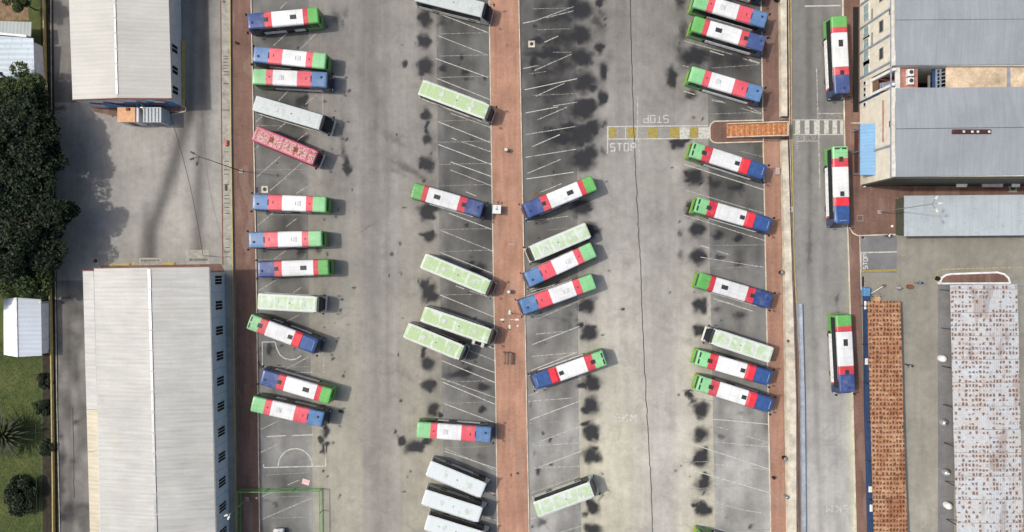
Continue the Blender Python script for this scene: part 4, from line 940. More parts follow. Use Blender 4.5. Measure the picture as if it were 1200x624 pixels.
# warehouse, upper right
C_ = thing('warehouse', 'tall warehouse at the top right with grey blue roofs and cream wall', 'building')
HW = 9.15
fx = 1007.2
wall_poly('wall', [(fx,-80),(1260,-80),(1260,98.3),(fx,98.3)], 0, 8.95, 'wallC', C_)
wall_poly('wall', [(fx,121.8),(1260,121.8),(1260,215.5),(fx+.6,217)], 0, 8.95, 'wallC', C_)
roof_plane('roof', [(1049,-60,HW+.0),(1049,23.5,HW+.75),(1260,22,HW+.75),(1260,-60,HW)], 'roofC', C_)
roof_plane('roof', [(1049,24,HW+.74),(1048.6,76.8,HW),(1260,75.2,HW),(1260,22.4,HW+.74)], 'roofC', C_)
roof_plane('roof', [(1048.8,103.6,HW),(1049.6,151,HW+.75),(1260,148.5,HW+.75),(1260,101.5,HW)], 'roofC', C_)
roof_plane('roof', [(1049.6,151.6,HW+.74),(1049.4,207.6,HW),(1260,204,HW),(1260,149,HW+.74)], 'roofC', C_)
MB().bar(P(1046.6,-60,HW+.15), P(1047,77,HW+.15), .5, .18).bar(P(1047,103,HW+.15), P(1047.2,207.4,HW+.15), .5, .18).build('parapet', 'offwhite', C_)
mb = MB(); rv = P(1137,155,HW+.55); mb.bbox(rv[0]-2.75,rv[0]+2.75,rv[1]-.3,rv[1]+.3,HW+.4,HW+1.0,.1).build('ridge_vent', 'darkmaroon', C_)
mb = MB()
for dx in (-1.4,-.2,.6,2.2): mb.box(rv[0]+dx,rv[0]+dx+.3,rv[1]-.2,rv[1]+.1,HW+1.0,HW+1.06)
mb.build('vent_slats', 'offwhite', C_)
def wx(py): return G(fx,0)[0]-.0
wX = G(fx,0)[0]
for py in (-20,7.5,35,63.5,93,182.5):
    y = G(0,py)[1]; MB().box(wX-.16, wX+.02, y-.14, y+.14, 0, 8.9).build('column', 'bluegrey', C_)
y = G(0,121)[1]; MB().box(wX-.16, wX+.02, y-.14, y+.14, 0, 5.6).build('column', 'darkblue', C_)
mb = MB(); a = G(0,98)[1]; mb.box(wX-.12,wX+.02,G(0,217)[1],G(0,-60)[1],8.3,8.45); mb.build('eave_band', 'bluegrey', C_)
for py in (14,48,78): 
    y = G(0,py)[1]; window(C_, (wX-.0, y, 6.0), 1.7, 1.0, 'w', 1, 'grey', 'darkgrey')
for py, w in ((-2,2.2),(21,2.6),(44,1.9),(55,1.9),(73,2.3),(84,2.2)):
    y = G(0,py)[1]; window(C_, (wX-.0, y, 2.0), w, 1.5, 'w', 2, 'offwhite', 'paleglass')
for py in (28,55): 
    y = G(0,py)[1]; MB().box(wX-.07, wX+.0, y-.9, y+.9, 3.4, 3.75).build('vent_strip', 'grey', C_)
for py in (101.5,108.5,115,126):
    y = G(0,py)[1]; window(C_, (wX-.06, y, 1.7), .65, .8, 'w', 1, 'white', 'black')
for py, z in ((38,8.4),(159,8.4)):
    y = G(0,py)[1]; MB().box(wX-.05, wX, y-.45, y+.45, z-.5, z).build('vent', 'rust', C_)
MB().box(wX+.3, G(1255,0)[0], G(0,216.9)[1]-.22, G(0,216.9)[1]-.02, .1, 8.8).build('painted_shade_panel', 'darkolive', C_)  # dark panel added over the south wall, its colour stands in for shade
# link bay between the two roofs
x0 = wX; yb0 = G(0,121.6)[1]; yb1 = G(0,98.5)[1]
MB().box(x0+.02, x0+.35, yb0+.01, yb1-.01, 0, 3.0).build('link_wall', 'wallC', C_)
MB().box(x0+.40, x0+.6, yb0+.01, yb1-.01, 3.0, 4.2).build('link_band', 'bark2', C_)
MB().box(x0+.1, x0+.4, yb0+.4, yb0+.8, 3.0, 8.6).box(x0+.05, x0+.5, yb1-.6, yb1-.2, 3.0, 8.8).build('column', 'white', C_)
MB().box(x0+3.2, x0+3.4, yb0+.01, yb1-.01, 0, 7.0).box(x0+.6, x0+3.2, yb0+.01, yb1-.01, 3.0, 3.15).build('stair_back_wall', 'redbrown', C_)
mb = MB()
for i in range(9): mb.box(x0+.8+i*.26, x0+1.06+i*.26, yb0+.9, yb1-.9, 3.15, 3.3+i*.28)
mb.build('staircase', 'bluegrey', C_)
def flat(name, px0, px1, h, mat, th=.2, y0=79, y1=104):
    a = P(px0,0,h)[0]; b = P(px1,0,h)[0]; return MB().box(a, b, yb0+.005, yb1-.005, h-th, h).build(name, mat, C_)
flat('flat_roof', 1049.5,1055,8.4,'offwhite'); flat('flat_roof', 1055.3,1075.5,7.9,'peachred'); flat('flat_roof', 1109,1181,8.35,'creamroof'); flat('flat_roof', 1184,1260,8.35,'creamroof')
flat('roof_beam', 1181.3,1183.7,8.6,'bluegrey', .3)
flat('skylight', 1088,1090.2,5.5,'grey'); flat('skylight', 1093,1096,7.5,'darkblue'); 
mb = MB(); xa = P(1097,0,7.8)[0]; xb = P(1108,0,7.8)[0]
mb.box(xa, xa+.18, yb0, yb1, 7.6, 7.8); mb.box((xa+xb)/2-.08, (xa+xb)/2+.08, yb0, yb1, 7.6, 7.8)
for i in range(6): yy = yb0+.2+i*(yb1-yb0-.4)/5; mb.bar((xa,yy,7.7),(xb,yy+.25,7.75),.13)
mb.build('roof_truss', 'bluegrey', C_)
flat('yard_floor', 1076,1260,.3,'crackfloor', .2)
for i, py in enumerate((85.5, 95.5)):
    h = 8.3; cxx, cyy = P(1067,py,h)[:2]; ac = thing('air_conditioner', ['white rooftop air conditioner nearer the north roof, in the gap of the warehouse','white rooftop air conditioner nearer the south roof, in the gap of the warehouse'][i], 'air conditioner', (cxx, cyy, 7.9), group='air conditioners in the warehouse gap')
    MB().bbox(-.42,.42,-.5,.5,0,.6,.05).build('casing', 'white', ac); MB().lathe([(.01,.6),(.3,.6),(.3,.64),(.01,.65)], 16, (0,.05,0)).build('fan', 'darkgrey', ac)
# canopy on the cream wall
cp = thing('canopy', 'sky blue sheet canopy against the cream warehouse wall', 'canopy')
roof_plane('roof', [(1008.2,145.6,3.2),(1008,205,3.2),(1025.6,205.5,4.3),(1025.8,144.8,4.3)], 'canopy', cp, .08)
for py in (150,176,202):
    a = P(1009,py,3.1); MB().bar((a[0]+.15,a[1],.1),(a[0]+.15,a[1],3.1),.1).build('post', 'blue', cp)
st = MB(); y0, y1 = G(0,199)[1], G(0,135)[1]
mb = MB().box(wX-.04, wX-.015, G(0,176)[1], G(0,130)[1], 6.2, 6.6); mb.build('faded_stripe', 'stain', C_)
MB().box(wX-.035, wX-.012, G(0,172)[1], G(0,158)[1], 5.5, 7.2).build('faded_stripe', 'offwhite', C_)
# dark sunken planter strip along the foot of the wall
t = MB().bbox(G(999.2,0)[0], G(1005.4,0)[0], G(0,132)[1], G(0,9)[1], .1, .2, .02).build('drain_cover', 'black'); tag(t, 'long black drain cover strip between the road bus and the cream warehouse wall', 'drain cover')
t = MB().bbox(G(1000.6,0)[0], G(1005.4,0)[0], G(0,203)[1], G(0,152)[1], .1, .17, .02).build('drain_cover', 'darkmaroon'); tag(t, 'dark maroon drain cover strip left of the sky blue canopy', 'drain cover')
t = MB().bbox(G(996.6,0)[0], G(1009,0)[0], G(0,146.4)[1], G(0,143.8)[1], .1, .3, .03).build('step', 'conc'); tag(t, 'low concrete step above the sky blue canopy', 'step')
t = MB().bbox(G(1011.2,0)[0], G(1013.4,0)[0], G(0,220)[1], G(0,207)[1], .1, .45, .04).build('planter_wall', 'offwhite'); tag(t, 'short white planter wall below the sky blue canopy', 'wall')
for i, (a, b, lab) in enumerate([(1121,1133,'small white awning under the warehouse eave, left one'),(1151,1175,'long grey awning under the warehouse eave, middle one'),(1186,1195,'small white awning under the warehouse eave, right one')]):
    xa = P(a,0,2.8)[0]; xb = P(b,0,2.8)[0]; yy = G(0,216.5)[1]
    o = MB().prism([(xa,yy-.75),(xb,yy-.75),(xb,yy+.1),(xa,yy+.1)], 2.7, [2.8,2.8,3.0,3.0]).build('awning', 'offwhite' if i != 1 else 'pinkgrey'); tag(o, lab, 'awning')
# long pale container store
D_ = thing('container_store', 'long low store with pale blue spotted roof below the warehouse', 'building')
wall_poly('wall', [(1049.5,234.5),(1250,233.5),(1250,275.5),(1049.5,276.5)] and [(1048.9,233.5),(1250,232.5),(1250,274.5),(1048.9,275.5)], 0, 2.5, 'darkolive', D_)
roof_plane('roof', [(1060,229.6,2.7),(1060,277,2.7),(1260,275.6,2.7),(1260,228,2.7)], 'roofD', D_, .15)
for x in (1090,1140,1190): c = G2(x,275.2); MB().box(c[0]-.6,c[0]+.6,c[1]-.05,c[1]+.02,.1,2.1).build('door', 'darkgrey', D_)

# rusted carports
def carport(name, label, roofpts, h, mat, ridge, side, catt='carport'):
    t = thing(name, label, catt)
    lp, rp = roofpts; n = len(lp)
    for k in (0, 1):
        mb = MB(); v = []
        for i in range(n):
            (xl, yl), (xr, yr) = lp[i], rp[i]; xm, ym = (xl+xr)/2, (yl+yr)/2
            a = (xl, yl, h) if k == 0 else (xr, yr, h); m = (xm, ym, h+ridge)
            A = P(*a); Mm = P(*m); v += [A, Mm] if k == 0 else [Mm, A]
        m_ = len(v); mb.add(v+[(x,y,z-.06) for x,y,z in v], [(i,i+1,i+3,i+2) for i in range(0, m_-2, 2)]+[(m_+i+2,m_+i+3,m_+i+1,m_+i) for i in range(0,m_-2,2)])
        # eave edge
        e = 0 if k == 0 else 1
        mb.f += [(i+e, i+2+e, m_+i+2+e, m_+i+e) for i in range(0, m_-2, 2)]; mb.f += [(0,1,m_+1,m_),(m_-2,m_-1,2*m_-1,2*m_-2)]
        mb.build('roof', mat, t)
    for i in range(7):
        y = lp[0][1]+6+i*46
        for pts, s in ((lp, 1.5), (rp, -1.5)):
            x = float(np.interp(y, [p[1] for p in pts], [p[0] for p in pts])); a = P(x+s, y, h); MB().bar((a[0],a[1],0),(a[0],a[1],h-.03),.12).build('post', 'darkgrey', t)
    return t
G_ = carport('carport', 'wide carport with rust spotted white roof at the lower right', ([(1113.5,334.5),(1115,400),(1117.5,500),(1122.5,660)],[(1192,333.5),(1194,400),(1195.8,500),(1200.5,660)]), 2.6, 'rustG', .25, 1)
F_ = carport('carport', 'narrow carport with heavily rusted orange brown roof beside the road', ([(1016.5,353.5),(1017.5,400),(1020.5,500),(1025,660)],[(1055,353),(1056.5,400),(1059,500),(1065,660)]), 2.3, 'rustF', .12, 1)
fw = slab('blue_sheet_fence', E([1010.6,1012.5,1015.5], [337,500,624]), E([1015.4,1018,1021.6], [337,500,624]), 337, 700, .8, 'darkblue'); del fw['kind']; tag(fw, 'dark blue sheet fence along the left side of the heavily rusted roof', 'fence')
t = MB().bbox(G(1009,0)[0], G(1016,0)[0], G(0,347)[1], G(0,337.5)[1], 0, 1.0, .06).build('barrier_cabinet', 'blue'); tag(t, 'bright blue gate cabinet at the head of the dark blue fence', 'cabinet')
for i, (x, y, w, l) in enumerate([(1014.6,358,.3,1.3),(1016,424,.45,1.0),(1020.5,574,.5,.9),(1021.5,596,.4,1.1)]):
    c = P(x,y,1.0); o = MB().bbox(-w/2,w/2,-l/2,l/2,0,.2,.06).build('white_tarpaulin', 'white'); o.location = (c[0],c[1],.8)
    tag(o, ['white bundle on the blue fence at the top corner of the rusted roof','white bundle on the blue fence halfway beside the road bus','white bundle on the blue fence, upper of the two near the bottom','white bundle on the blue fence, lowest one'][i], 'bundle', 'white bundles on the blue fence')
# small domes / dishes along the wide carport
for i, (x, y) in enumerate([(1113,422.5),(1114.5,499),(1117,558.5),(1119.5,598)]):
    c = P(x,y,2.3); t = thing('water_tank', ['topmost white tank beside the spotted carport roof','second tank from the top beside the spotted carport roof, half dark','shiny round tank beside the spotted carport roof, third from the top','lowest small white tank beside the spotted carport roof'][i], 'tank', (c[0]+.1,c[1],0), group='tanks along the spotted carport')
    MB().lathe([(.05,0),(.52,0),(.54,.1),(.54,.7),(.45,.95),(.25,1.1),(.08,1.15)], 20).build('tank', 'tank' if i in (1,2) else 'white', t, smooth=True)
    MB().lathe([(.02,1.12),(.16,1.12),(.16,1.2),(.02,1.22)], 12).build('lid', 'darkgrey' if i == 1 else 'offwhite', t)
# red island with white kerb
isl = [(1101,332.5),(1103,326),(1108,322.5),(1115,321.3),(1168,319.5),(1176,321.5),(1181,326),(1183,332)]
poly_struct('traffic_island', isl, -.02, .13, 'paver_dark'); struct(ribbon('kerb', isl+[isl[0]], .28, .155, 'white'))
t = slab('wall_base', lambda y: np.full(np.shape(y),1101.), lambda y: np.full(np.shape(y),1260.), 333.0, 334.2, .9, 'bluegrey'); del t['kind']; tag(t, 'low blue grey wall behind the red island with white kerb', 'wall')
# orange ramp on its island
isl = [(831.5,150),(833,145.5),(837,142.6),(894,141.2),(927,140.4),(927,165),(894,166.3),(840,168),(835,166.8),(832,163.5)]
poly_struct('traffic_island', isl, -.02, .13, 'paver_dark'); struct(ribbon('kerb', [isl[3],isl[2],isl[1],isl[0],isl[9],isl[8],isl[7],isl[6]], .18, .15, 'creamconc'))
rp = thing('pedestrian_ramp', 'orange planked pedestrian ramp with pale parapets climbing over the boundary wall', 'ramp')
x0, x1 = G(851,0)[0], G(910,0)[0]; x2 = G(917,0)[0]; yt, ybm = G(0,146)[1], G(0,162)[1]
H1 = 1.5
def rz(x): return .16+(H1-.16)*min(1, max(0,(x-x0)/(x1-x0)))
MB().prism([(x0,ybm),(x1,ybm),(x2,ybm),(x2,yt),(x1,yt),(x0,yt)], 0, [rz(x0),rz(x1)-.05,rz(x2)-.05,rz(x2)-.05,rz(x1)-.05,rz(x0)]).build('ramp_body', 'conc', rp)
nb = 34
for i in range(nb):
    a = x0+(x2-x0)*i/nb; b = x0+(x2-x0)*(i+.86)/nb
    v = [(a,ybm+.1,rz(a)),(b,ybm+.1,rz(b)),(b,yt-.1,rz(b)),(a,yt-.1,rz(a))]; MB().add([(x,y,z-.02) for x,y,z in v]+[(x,y,z+.05) for x,y,z in v], [(3,2,1,0),(4,5,6,7),(0,1,5,4),(1,2,6,5),(2,3,7,6),(3,0,4,7)]).build('plank', 'plank%d' % (i % 3), rp)
for y in (ybm+.02, yt-.02):
    MB().bar((x0,y,rz(x0)+.15),(x1,y,rz(x1)+.25),.13,.5).bar((x1,y,rz(x1)+.25),(x2,y,rz(x2)+.25),.13,.5).build('parapet', 'creamconc', rp)
MB().bar((x2+.1,ybm-.05,rz(x2)+.2),(x2+.1,yt+.05,rz(x2)+.2),.12,.4).build('parapet', 'creamconc', rp)

# ------------------------------------------------------------------ street furniture
def lamp_post(label, px, py, h, heads, col='steel', arm=1.1):
    t = thing('lamp_post', label, 'lamp post', G(px, py)[:2]+(.1,))
    MB().bbox(-.3,.3,-.3,.3,0,.12,.02).build('base_plate', 'conc', t)
    MB().tube([(0,0,.1),(0,0,h*.5),(0,0,h)], [.08,.055,.04], 12).build('pole', 'darkgrey' if col == 'dark' else 'steel', t)
    for a in heads:
        ca, sa = math.cos(math.radians(a)), math.sin(math.radians(a))
        ar = MB().bar((0,0,h-.05),(ca*arm,sa*arm,h+.08),.06).build('arm', 'darkgrey' if col == 'dark' else 'steel', t)
        mb = MB(); q = []
        for u, v in ((-.25,-.14),(.3,-.1),(.3,.1),(-.25,.14)): q.append((ca*(arm+.2+u)-sa*v, sa*(arm+.2+u)+ca*v))
        hd = mb.prism(q, h, h+.16).build('lamp_head', 'darkgrey' if col == 'dark' else 'offwhite', t)
        q2 = [(ca*(arm+.2)+(x-ca*(arm+.2))*.8, sa*(arm+.2)+(y-sa*(arm+.2))*.8) for x, y in q]
        MB().prism(q2, h-.03, h-.004).build('lens', 'lamp', hd)
    return t
lamp_post('tall dark lamp post on the left brown walkway with heads over the grey yard', 283,201,13.4,[150,200,255],'dark',.8)
lamp_post('four armed pale lamp post in the middle of the central walkway', 597.5,367,12.2,[0,90,180,270],'pale',.8)
lamp_post('lamp post beside the pale blue container with dark heads over its roof', 1030,248.6,12.6,[60,5,-60],'pale',.8)
lamp_post('small pale lamp post inside the green fenced court', 290,584.5,6.0,[200,250],'pale',.4)
# cable across the yard
cb = MB(); a = Vector(G(212,126)[:2]+(4.4,)); b = Vector(P(238,300,3.0)[:2]+(3.0,)); pts = []
for i in range(17): u = i/16; p = a.lerp(b, u); p.z -= 1.2*math.sin(PI*u); pts.append(tuple(p))
o = cb.tube(pts, .035, 6).build('overhead_cable', 'black'); tag(o, 'thin black cable sagging from the top left building across the yard', 'cable')
o = MB().tube([b[:2]+(0,), tuple(b)], [.06,.05], 8).build('cable_pole', 'steel'); tag(o, 'short pole on the pale pad holding the end of the cable', 'pole')
# cabinet
cx, cy, _ = G(582.5,246.5); t = thing('utility_cabinet', 'square white utility cabinet on the central walkway beside a blue bus nose', 'cabinet', (cx,cy,.12), -.04)
MB().bbox(-.58,.58,-.6,.6,0,1.25,.04).build('body', 'offwhite', t); MB().bbox(-.66,.66,-.68,.68,1.252,1.34,.04).build('lid', 'whitelid', t)
MB().box(-.03,.03,-.04,.5,1.34,1.37).box(-.25,.25,-.03,.03,1.345,1.375).lathe([(.02,1.34),(.14,1.34),(.14,1.42),(.02,1.44)],12).build('roof_vent', 'grey', t)
MB().box(-.5,.5,-.615,-.6,.1,1.15).build('door', 'grey', t)
def bin_(label, px, py, top='offwhite', body='darkgrey', r=.32, h=.95, z=.12):
    t = thing('litter_bin', label, 'bin', G(px,py)[:2]+(z,))
    MB().lathe([(r*.78,0),(r*.82,.05),(r,h-.1),(r*1.06,h-.08),(r*1.06,h),(r*.9,h)], 18).build('body', body, t, smooth=False)
    MB().lathe([(r*.98,h),(r*.9,h+.07),(r*.5,h+.13),(.03,h+.15)], 18).build('lid', top, t, smooth=True)
bin_('round grey bin on the central walkway above the white cabinet', 593.4,177, 'offwhite'); bin_('black bin with white lid on the central walkway above the four armed lamp post', 596.5,342,'offwhite','black')
bin_('dark bin with pale lid against the cream wall, level with the deep blue nosed bus', 913.6,319.5,'grey','black'); bin_('round grey bin near the cream wall, upper of the two at the lower right', 917.3,535.8,'grey','black')
bin_('round pale bin near the cream wall, lower of the two at the lower right', 919.4,580.5,'steel','grey', .28); bin_('small dark bin on the kerb line at the lower right walkway', 905,559,'black','black',.2,.6)
bin_('black bin under the bushy corner at the top of the right walkway', 908.5,1.5,'offwhite','black',.3)
c = G(910.3,201.2); o = MB().bbox(-.32,.32,-.55,.55,0,.35,.06).build('meter_box', 'pinkgrey'); o.location = c[:2]+(.12,); tag(o, 'small pale box on the walkway right of the bus nose below the orange ramp', 'box')
# litter and leaves
def litter(label, px, py, l, w, h, mat, ang=0, z=.12, cat=None):
    nm = next((v for k_, v in [('bundle','cloth_bundle'),('rag','rag'),('paper','paper_scrap'),('bag','plastic_bag'),('shrub','low_shrub'),('stone','stone'),('heap','spoil_heap'),('leaves','leaf_heap'),('spots','dirt_spot'),('disc','disc_cover'),('debris','broken_piece'),('leaf','leaf_heap')] if k_ in label), 'scrap'); cat = cat or nm.replace('_',' ')
    mb = MB(); n = 9; pts = []
    for i in range(n): a = 2*PI*i/n; k = random.uniform(.75,1.1); pts.append((math.cos(a)*l/2*k, math.sin(a)*w/2*k))
    mb.prism(pts, 0, [h*random.uniform(.5,1) for _ in pts]); o = mb.build(nm, mat); o['kind'] = 'thing'; o.location = G(px,py)[:2]+(z,); o.rotation_euler = (0,0,math.radians(ang)); tag(o, label, cat)
litter('black bundle lying on the left brown walkway near the top', 278.3,51.3,.85,.36,.3,'black',-25, cat='bundle')
litter('red rag on the pale drain channel near the top left', 262.5,2.5,.35,.45,.1,'rust',70,.11); litter('red crate shaped rag on the drain channel above the tall dark lamp post', 266,168.5,.62,1.0,.4,'redrag',0,.11)
litter('white paper on the central walkway below the four armed lamp', 606.5,381.8,.32,.32,.06,'white'); litter('white paper on the left walkway inside the green fence', 301,583.5,.35,.32,.06,'white')
litter('reddish leaf litter on the cream wall top', 920.5,399,.45,.6,.1,'rust',0,.9); litter('white bag on the red plaza near the container', 1044.5,265.3,.4,.4,.2,'white')
litter('dark leaves above the white cabinet, right one', 588.4,238.3,.28,.3,.04,'leafl'); litter('dark leaves above the white cabinet, left one', 583.8,237.5,.25,.4,.04,'leafl')
litter('rust red spots at the kerb of the central walkway above a blue nosed bus', 628,226.5,.6,.5,.05,'rust',20,.01); litter('small brown leaves on the central walkway between the lamp and the pallet', 590,377,.3,.4,.04,'leafl')
litter('red spots low on the central walkway', 599,557,.35,.6,.04,'rust'); litter('dark disc low on the central walkway', 606.7,554.6,.5,.48,.05,'darkgrey')
litter('red debris left of the dark bundle on the central walkway', 592.5,285.5,.25,.5,.05,'redrag'); litter('thin brown debris on the central walkway', 599.5,286.5,1.2,.2,.05,'pinkgrey')
o = MB().bbox(-.6,.6,-.42,.42,0,.05,.02).build('pink_cloth', 'pink'); o.location = G(358.6,565)[:2]+(.02,); o.rotation_euler = (0,0,-.3); tag(o, 'pale pink cloth lying just above the green fence corner', 'cloth')
# timber pallet rack on the walkway
t = thing('bench', 'weathered slatted timber bench on the central walkway below the lamp post', 'bench', G(595,420)[:2]+(.12,), -.03)
for i in range(6): MB().box(-.72+i*.25,-.56+i*.25,-.95,.95,.62,.68).build('slat', 'bark2' if i % 2 else 'slat', t)
for y in (-.75,.75): MB().box(-.74,.74,y-.05,y+.05,.55,.618).box(-.72,-.64,y-.05,y+.05,0,.55).box(.64,.72,y-.05,y+.05,0,.55).build('frame', 'darkgrey', t)
MB().box(-.74,.1,.97,1.05,.2,1.05).build('backrest', 'bark2', t)
# trolley beside the green buses
t = thing('trolley', 'pale metal trolley showing between the two close green roofed buses', 'trolley', G(561,401)[:2]+(.01,), -.30)
MB().bbox(-.95,.95,-.4,.4,.45,.55,.03).build('bed', 'black', t)
for s in (-1,1): MB().bbox(s*.75-.24,s*.75+.24,-.55,.55,.56,.95,.05).build('side_box', 'offwhite', t)
MB().bar((-.5,-.42,.7),(.5,-.42,.7),.1).build('handle', 'steel', t)
for sx in (-.7,.7):
    for sy in (-.4,.4):
        w = MB().lathe([(.05,-.05),(.2,-.05),(.2,.05),(.05,.05)],12).build('wheel','black',t); w.location = (sx,sy,.2); w.rotation_euler = (PI/2,0,0)
# car cut by the bottom edge
t = thing('car', 'white car with dark roof rack cut by the bottom edge inside the green fence', 'car', G(328.5,633)[:2]+(.01,), PI/2)
mb = MB(); pr = [(-2.0,.75,.3,.8),(-1.9,.82,.3,1.0),(-.9,.84,.3,1.05),(.9,.84,.3,1.05),(1.8,.8,.3,.95),(2.0,.7,.35,.8)]
for x, w, z0, z1 in pr: mb.v += [(x,-w,z0),(x,-w,z1-.1),(x,-w+.12,z1),(x,w-.12,z1),(x,w,z1-.1),(x,w,z0)]
for i in range(5): mb.f += [(i*6+j, i*6+(j+1)%6, (i+1)*6+(j+1)%6, (i+1)*6+j) for j in range(6)]
mb.f += [(5,4,3,2,1,0), tuple(30+j for j in range(6))]; mb.build('body', 'white', t)
mb = MB().add([(-1.7,-.72,.98),(1.5,-.72,.98),(1.5,.72,.98),(-1.7,.72,.98),(-1.3,-.6,1.5),(.9,-.6,1.5),(.9,.6,1.5),(-1.3,.6,1.5)],[(0,1,5,4),(1,2,6,5),(2,3,7,6),(3,0,4,7),(4,5,6,7)]); mb.build('cabin', 'glass', t)
MB().bbox(-1.1,1.0,-.58,.58,1.5,1.55,.02).build('roof', 'darkgrey', t)
for i in range(5): MB().box(-1.0,1.9,-.5+i*.23,-.42+i*.23,1.56,1.62).build('roof_rail', 'black', t)
for sx in (-1.2,1.25):
    for sy in (-.78,.78):
        w = MB().lathe([(.1,-.1),(.3,-.1),(.3,.1),(.1,.1)],16).build('wheel','black',t); w.location = (sx,sy,.3); w.rotation_euler = (PI/2,0,0)
for s in (-.55,.55): MB().bbox(1.93,2.04,s-.15,s+.15,.6,.76,.02).build('headlight','lamp',t)
# green mesh fence
t = thing('mesh_fence', 'green steel mesh fence round the court at the bottom left', 'fence')
c0, c1, c2, c3 = G(282.5,648), G(283,573), G(377.4,572.3), G(378.6,650)
fh = 1.55; path = [c0,c1,c2,c3]
for a, b in zip(path[:-1], path[1:]):
    A = Vector(a[:2]+(0,)); B = Vector(b[:2]+(0,)); L = (B-A).length; n = max(2, int(L/3.2))
    for zz, w in ((.18,.09),(fh,.10)): MB().bar(A+Vector((0,0,zz)), B+Vector((0,0,zz)), w).build('rail', 'green', t)
    for i in range(n): p = A.lerp(B, i/n); MB().box(p.x-.05,p.x+.05,p.y-.05,p.y+.05,0,fh+.06).build('post', 'green', t)
    mb = MB(); m = int(L/.3)
    for i in range(m): p = A.lerp(B, (i+.5)/m); mb.bar(p+Vector((0,0,.22)), p+Vector((0,0,fh-.06)), .012)
    for zz in (.5,.8,1.1,1.35): mb.bar(A+Vector((0,0,zz)), B+Vector((0,0,zz)), .012)
    mb.build('mesh_panel', 'green', t)
# boundary on the far left
t = thing('boundary_fence', 'long ochre capped boundary wall between the garden and the left alley', 'wall')
pts = [(48.8,-60),(49.5,0),(51.5,100),(53.5,190),(55.2,290),(57.5,360),(59,440),(60.5,560),(61.5,700)]
for i, (a, b) in enumerate(zip(pts[:-1], pts[1:])):
    def w(p, d): return G2(600-(600-p[0])*.9945+d, 312+(p[1]-312)*.9945)
    MB().prism([w(a,0), w(b,0), w(b,1.2), w(a,1.2)], 0, .55).build('wall_panel', 'yellow', t)
t = thing('wire_fence', 'thin grey wire fence in front of the garden on the far left', 'fence')
for i in range(11):
    y = -10+i*64; x = 44+y*.012; a = G(x,y); b = G(x+.77,y+64)
    MB().box(a[0]-.04,a[0]+.04,a[1]-.04,a[1]+.04,0,1.5).build('post','darkgrey',t)
    MB().bar((a[0],a[1],1.45),(b[0],b[1],1.45),.03).bar((a[0],a[1],.8),(b[0],b[1],.8),.02).build('wire','darkgrey',t)
kerb(E([60,61,65,67,70.5]), .9, -60, 700, .12, 'conc'); 
bp = MB().tube([(0,0,0),(0,0,2.2)],[.09,.07],10).bbox(-.2,.2,-.2,.2,2.2,2.45,.04).build('post_light', 'offwhite'); bp.location = G(60,353.5); tag(bp, 'short white post light on the left alley kerb beside the white shed', 'post light')
# odd bits at the container yard gate
t = thing('sawhorse', 'blue and pale trestle at the head of the rusted carport', 'trestle', G(1026,344))
MB().bar((-.9,-.3,.8),(.7,-.3,.8),.12).build('beam','bluegrey',t)
for x in (-.7,.5): MB().bar((x,-.7,0),(x,-.3,.8),.06).bar((x,.1,0),(x,-.3,.8),.06).build('leg','steel',t)
t = MB().bar((-.9,-.6,.1),(.9,.8,.9),.12).build('boom_arm', 'offwhite'); t.location = G(1024,341.5); tag(t, 'short pale slanting arm beside the blue trestle', 'boom arm')
t = thing('fire_drum', 'red brown drum near the container yard gate', 'drum', G(1064,336)); MB().lathe([(.3,0),(.32,.04),(.32,.44),(.34,.46),(.32,.48),(.32,.88),(.3,.92),(.26,.88)],18).build('body','rust',t); MB().lathe([(.02,.8),(.26,.8),(.26,.83),(.02,.85)],16).build('lid','redrag',t)
t = thing('gas_bottle', 'pale violet gas bottle left of the red brown drum', 'gas bottle', G(1050,337.5)); MB().lathe([(.12,0),(.2,.05),(.22,.2),(.22,1.0),(.15,1.2),(.06,1.25),(.06,1.35)],16).build('body','violet',t,smooth=True); MB().lathe([(.02,1.35),(.09,1.35),(.09,1.42),(.02,1.44)],10).build('valve','steel',t)
litter('brown heap beside the asphalt patch below the yellow line', 1035.5,335,.7,.5,.3,'bark2',0,.01); litter('brown heap right of the pale violet bottle', 1053.6,338,.6,.6,.35,'bark2',0,.01)
litter('low green shrub clump at the corner of the white kerbed island', 1098.5,326.5,.9,.8,.3,'leaf',0,.01,'shrub'); litter('white stone at the left end of the island wall', 1100,331.5,.4,.5,.5,'white',0,.01,'stone')
o = MB().bbox(-1.2,1.2,-.09,.09,.3,.42,.03).bbox(-1.1,-1.0,-.09,.09,0,.3,.02).bbox(1.0,1.1,-.09,.09,0,.3,.02).build('pallet_lid','peach'); o.location = G(1027,351); o.scale = (.35,5,1); tag(o, 'small tan board stand between the trestle and the rusted roof', 'board')

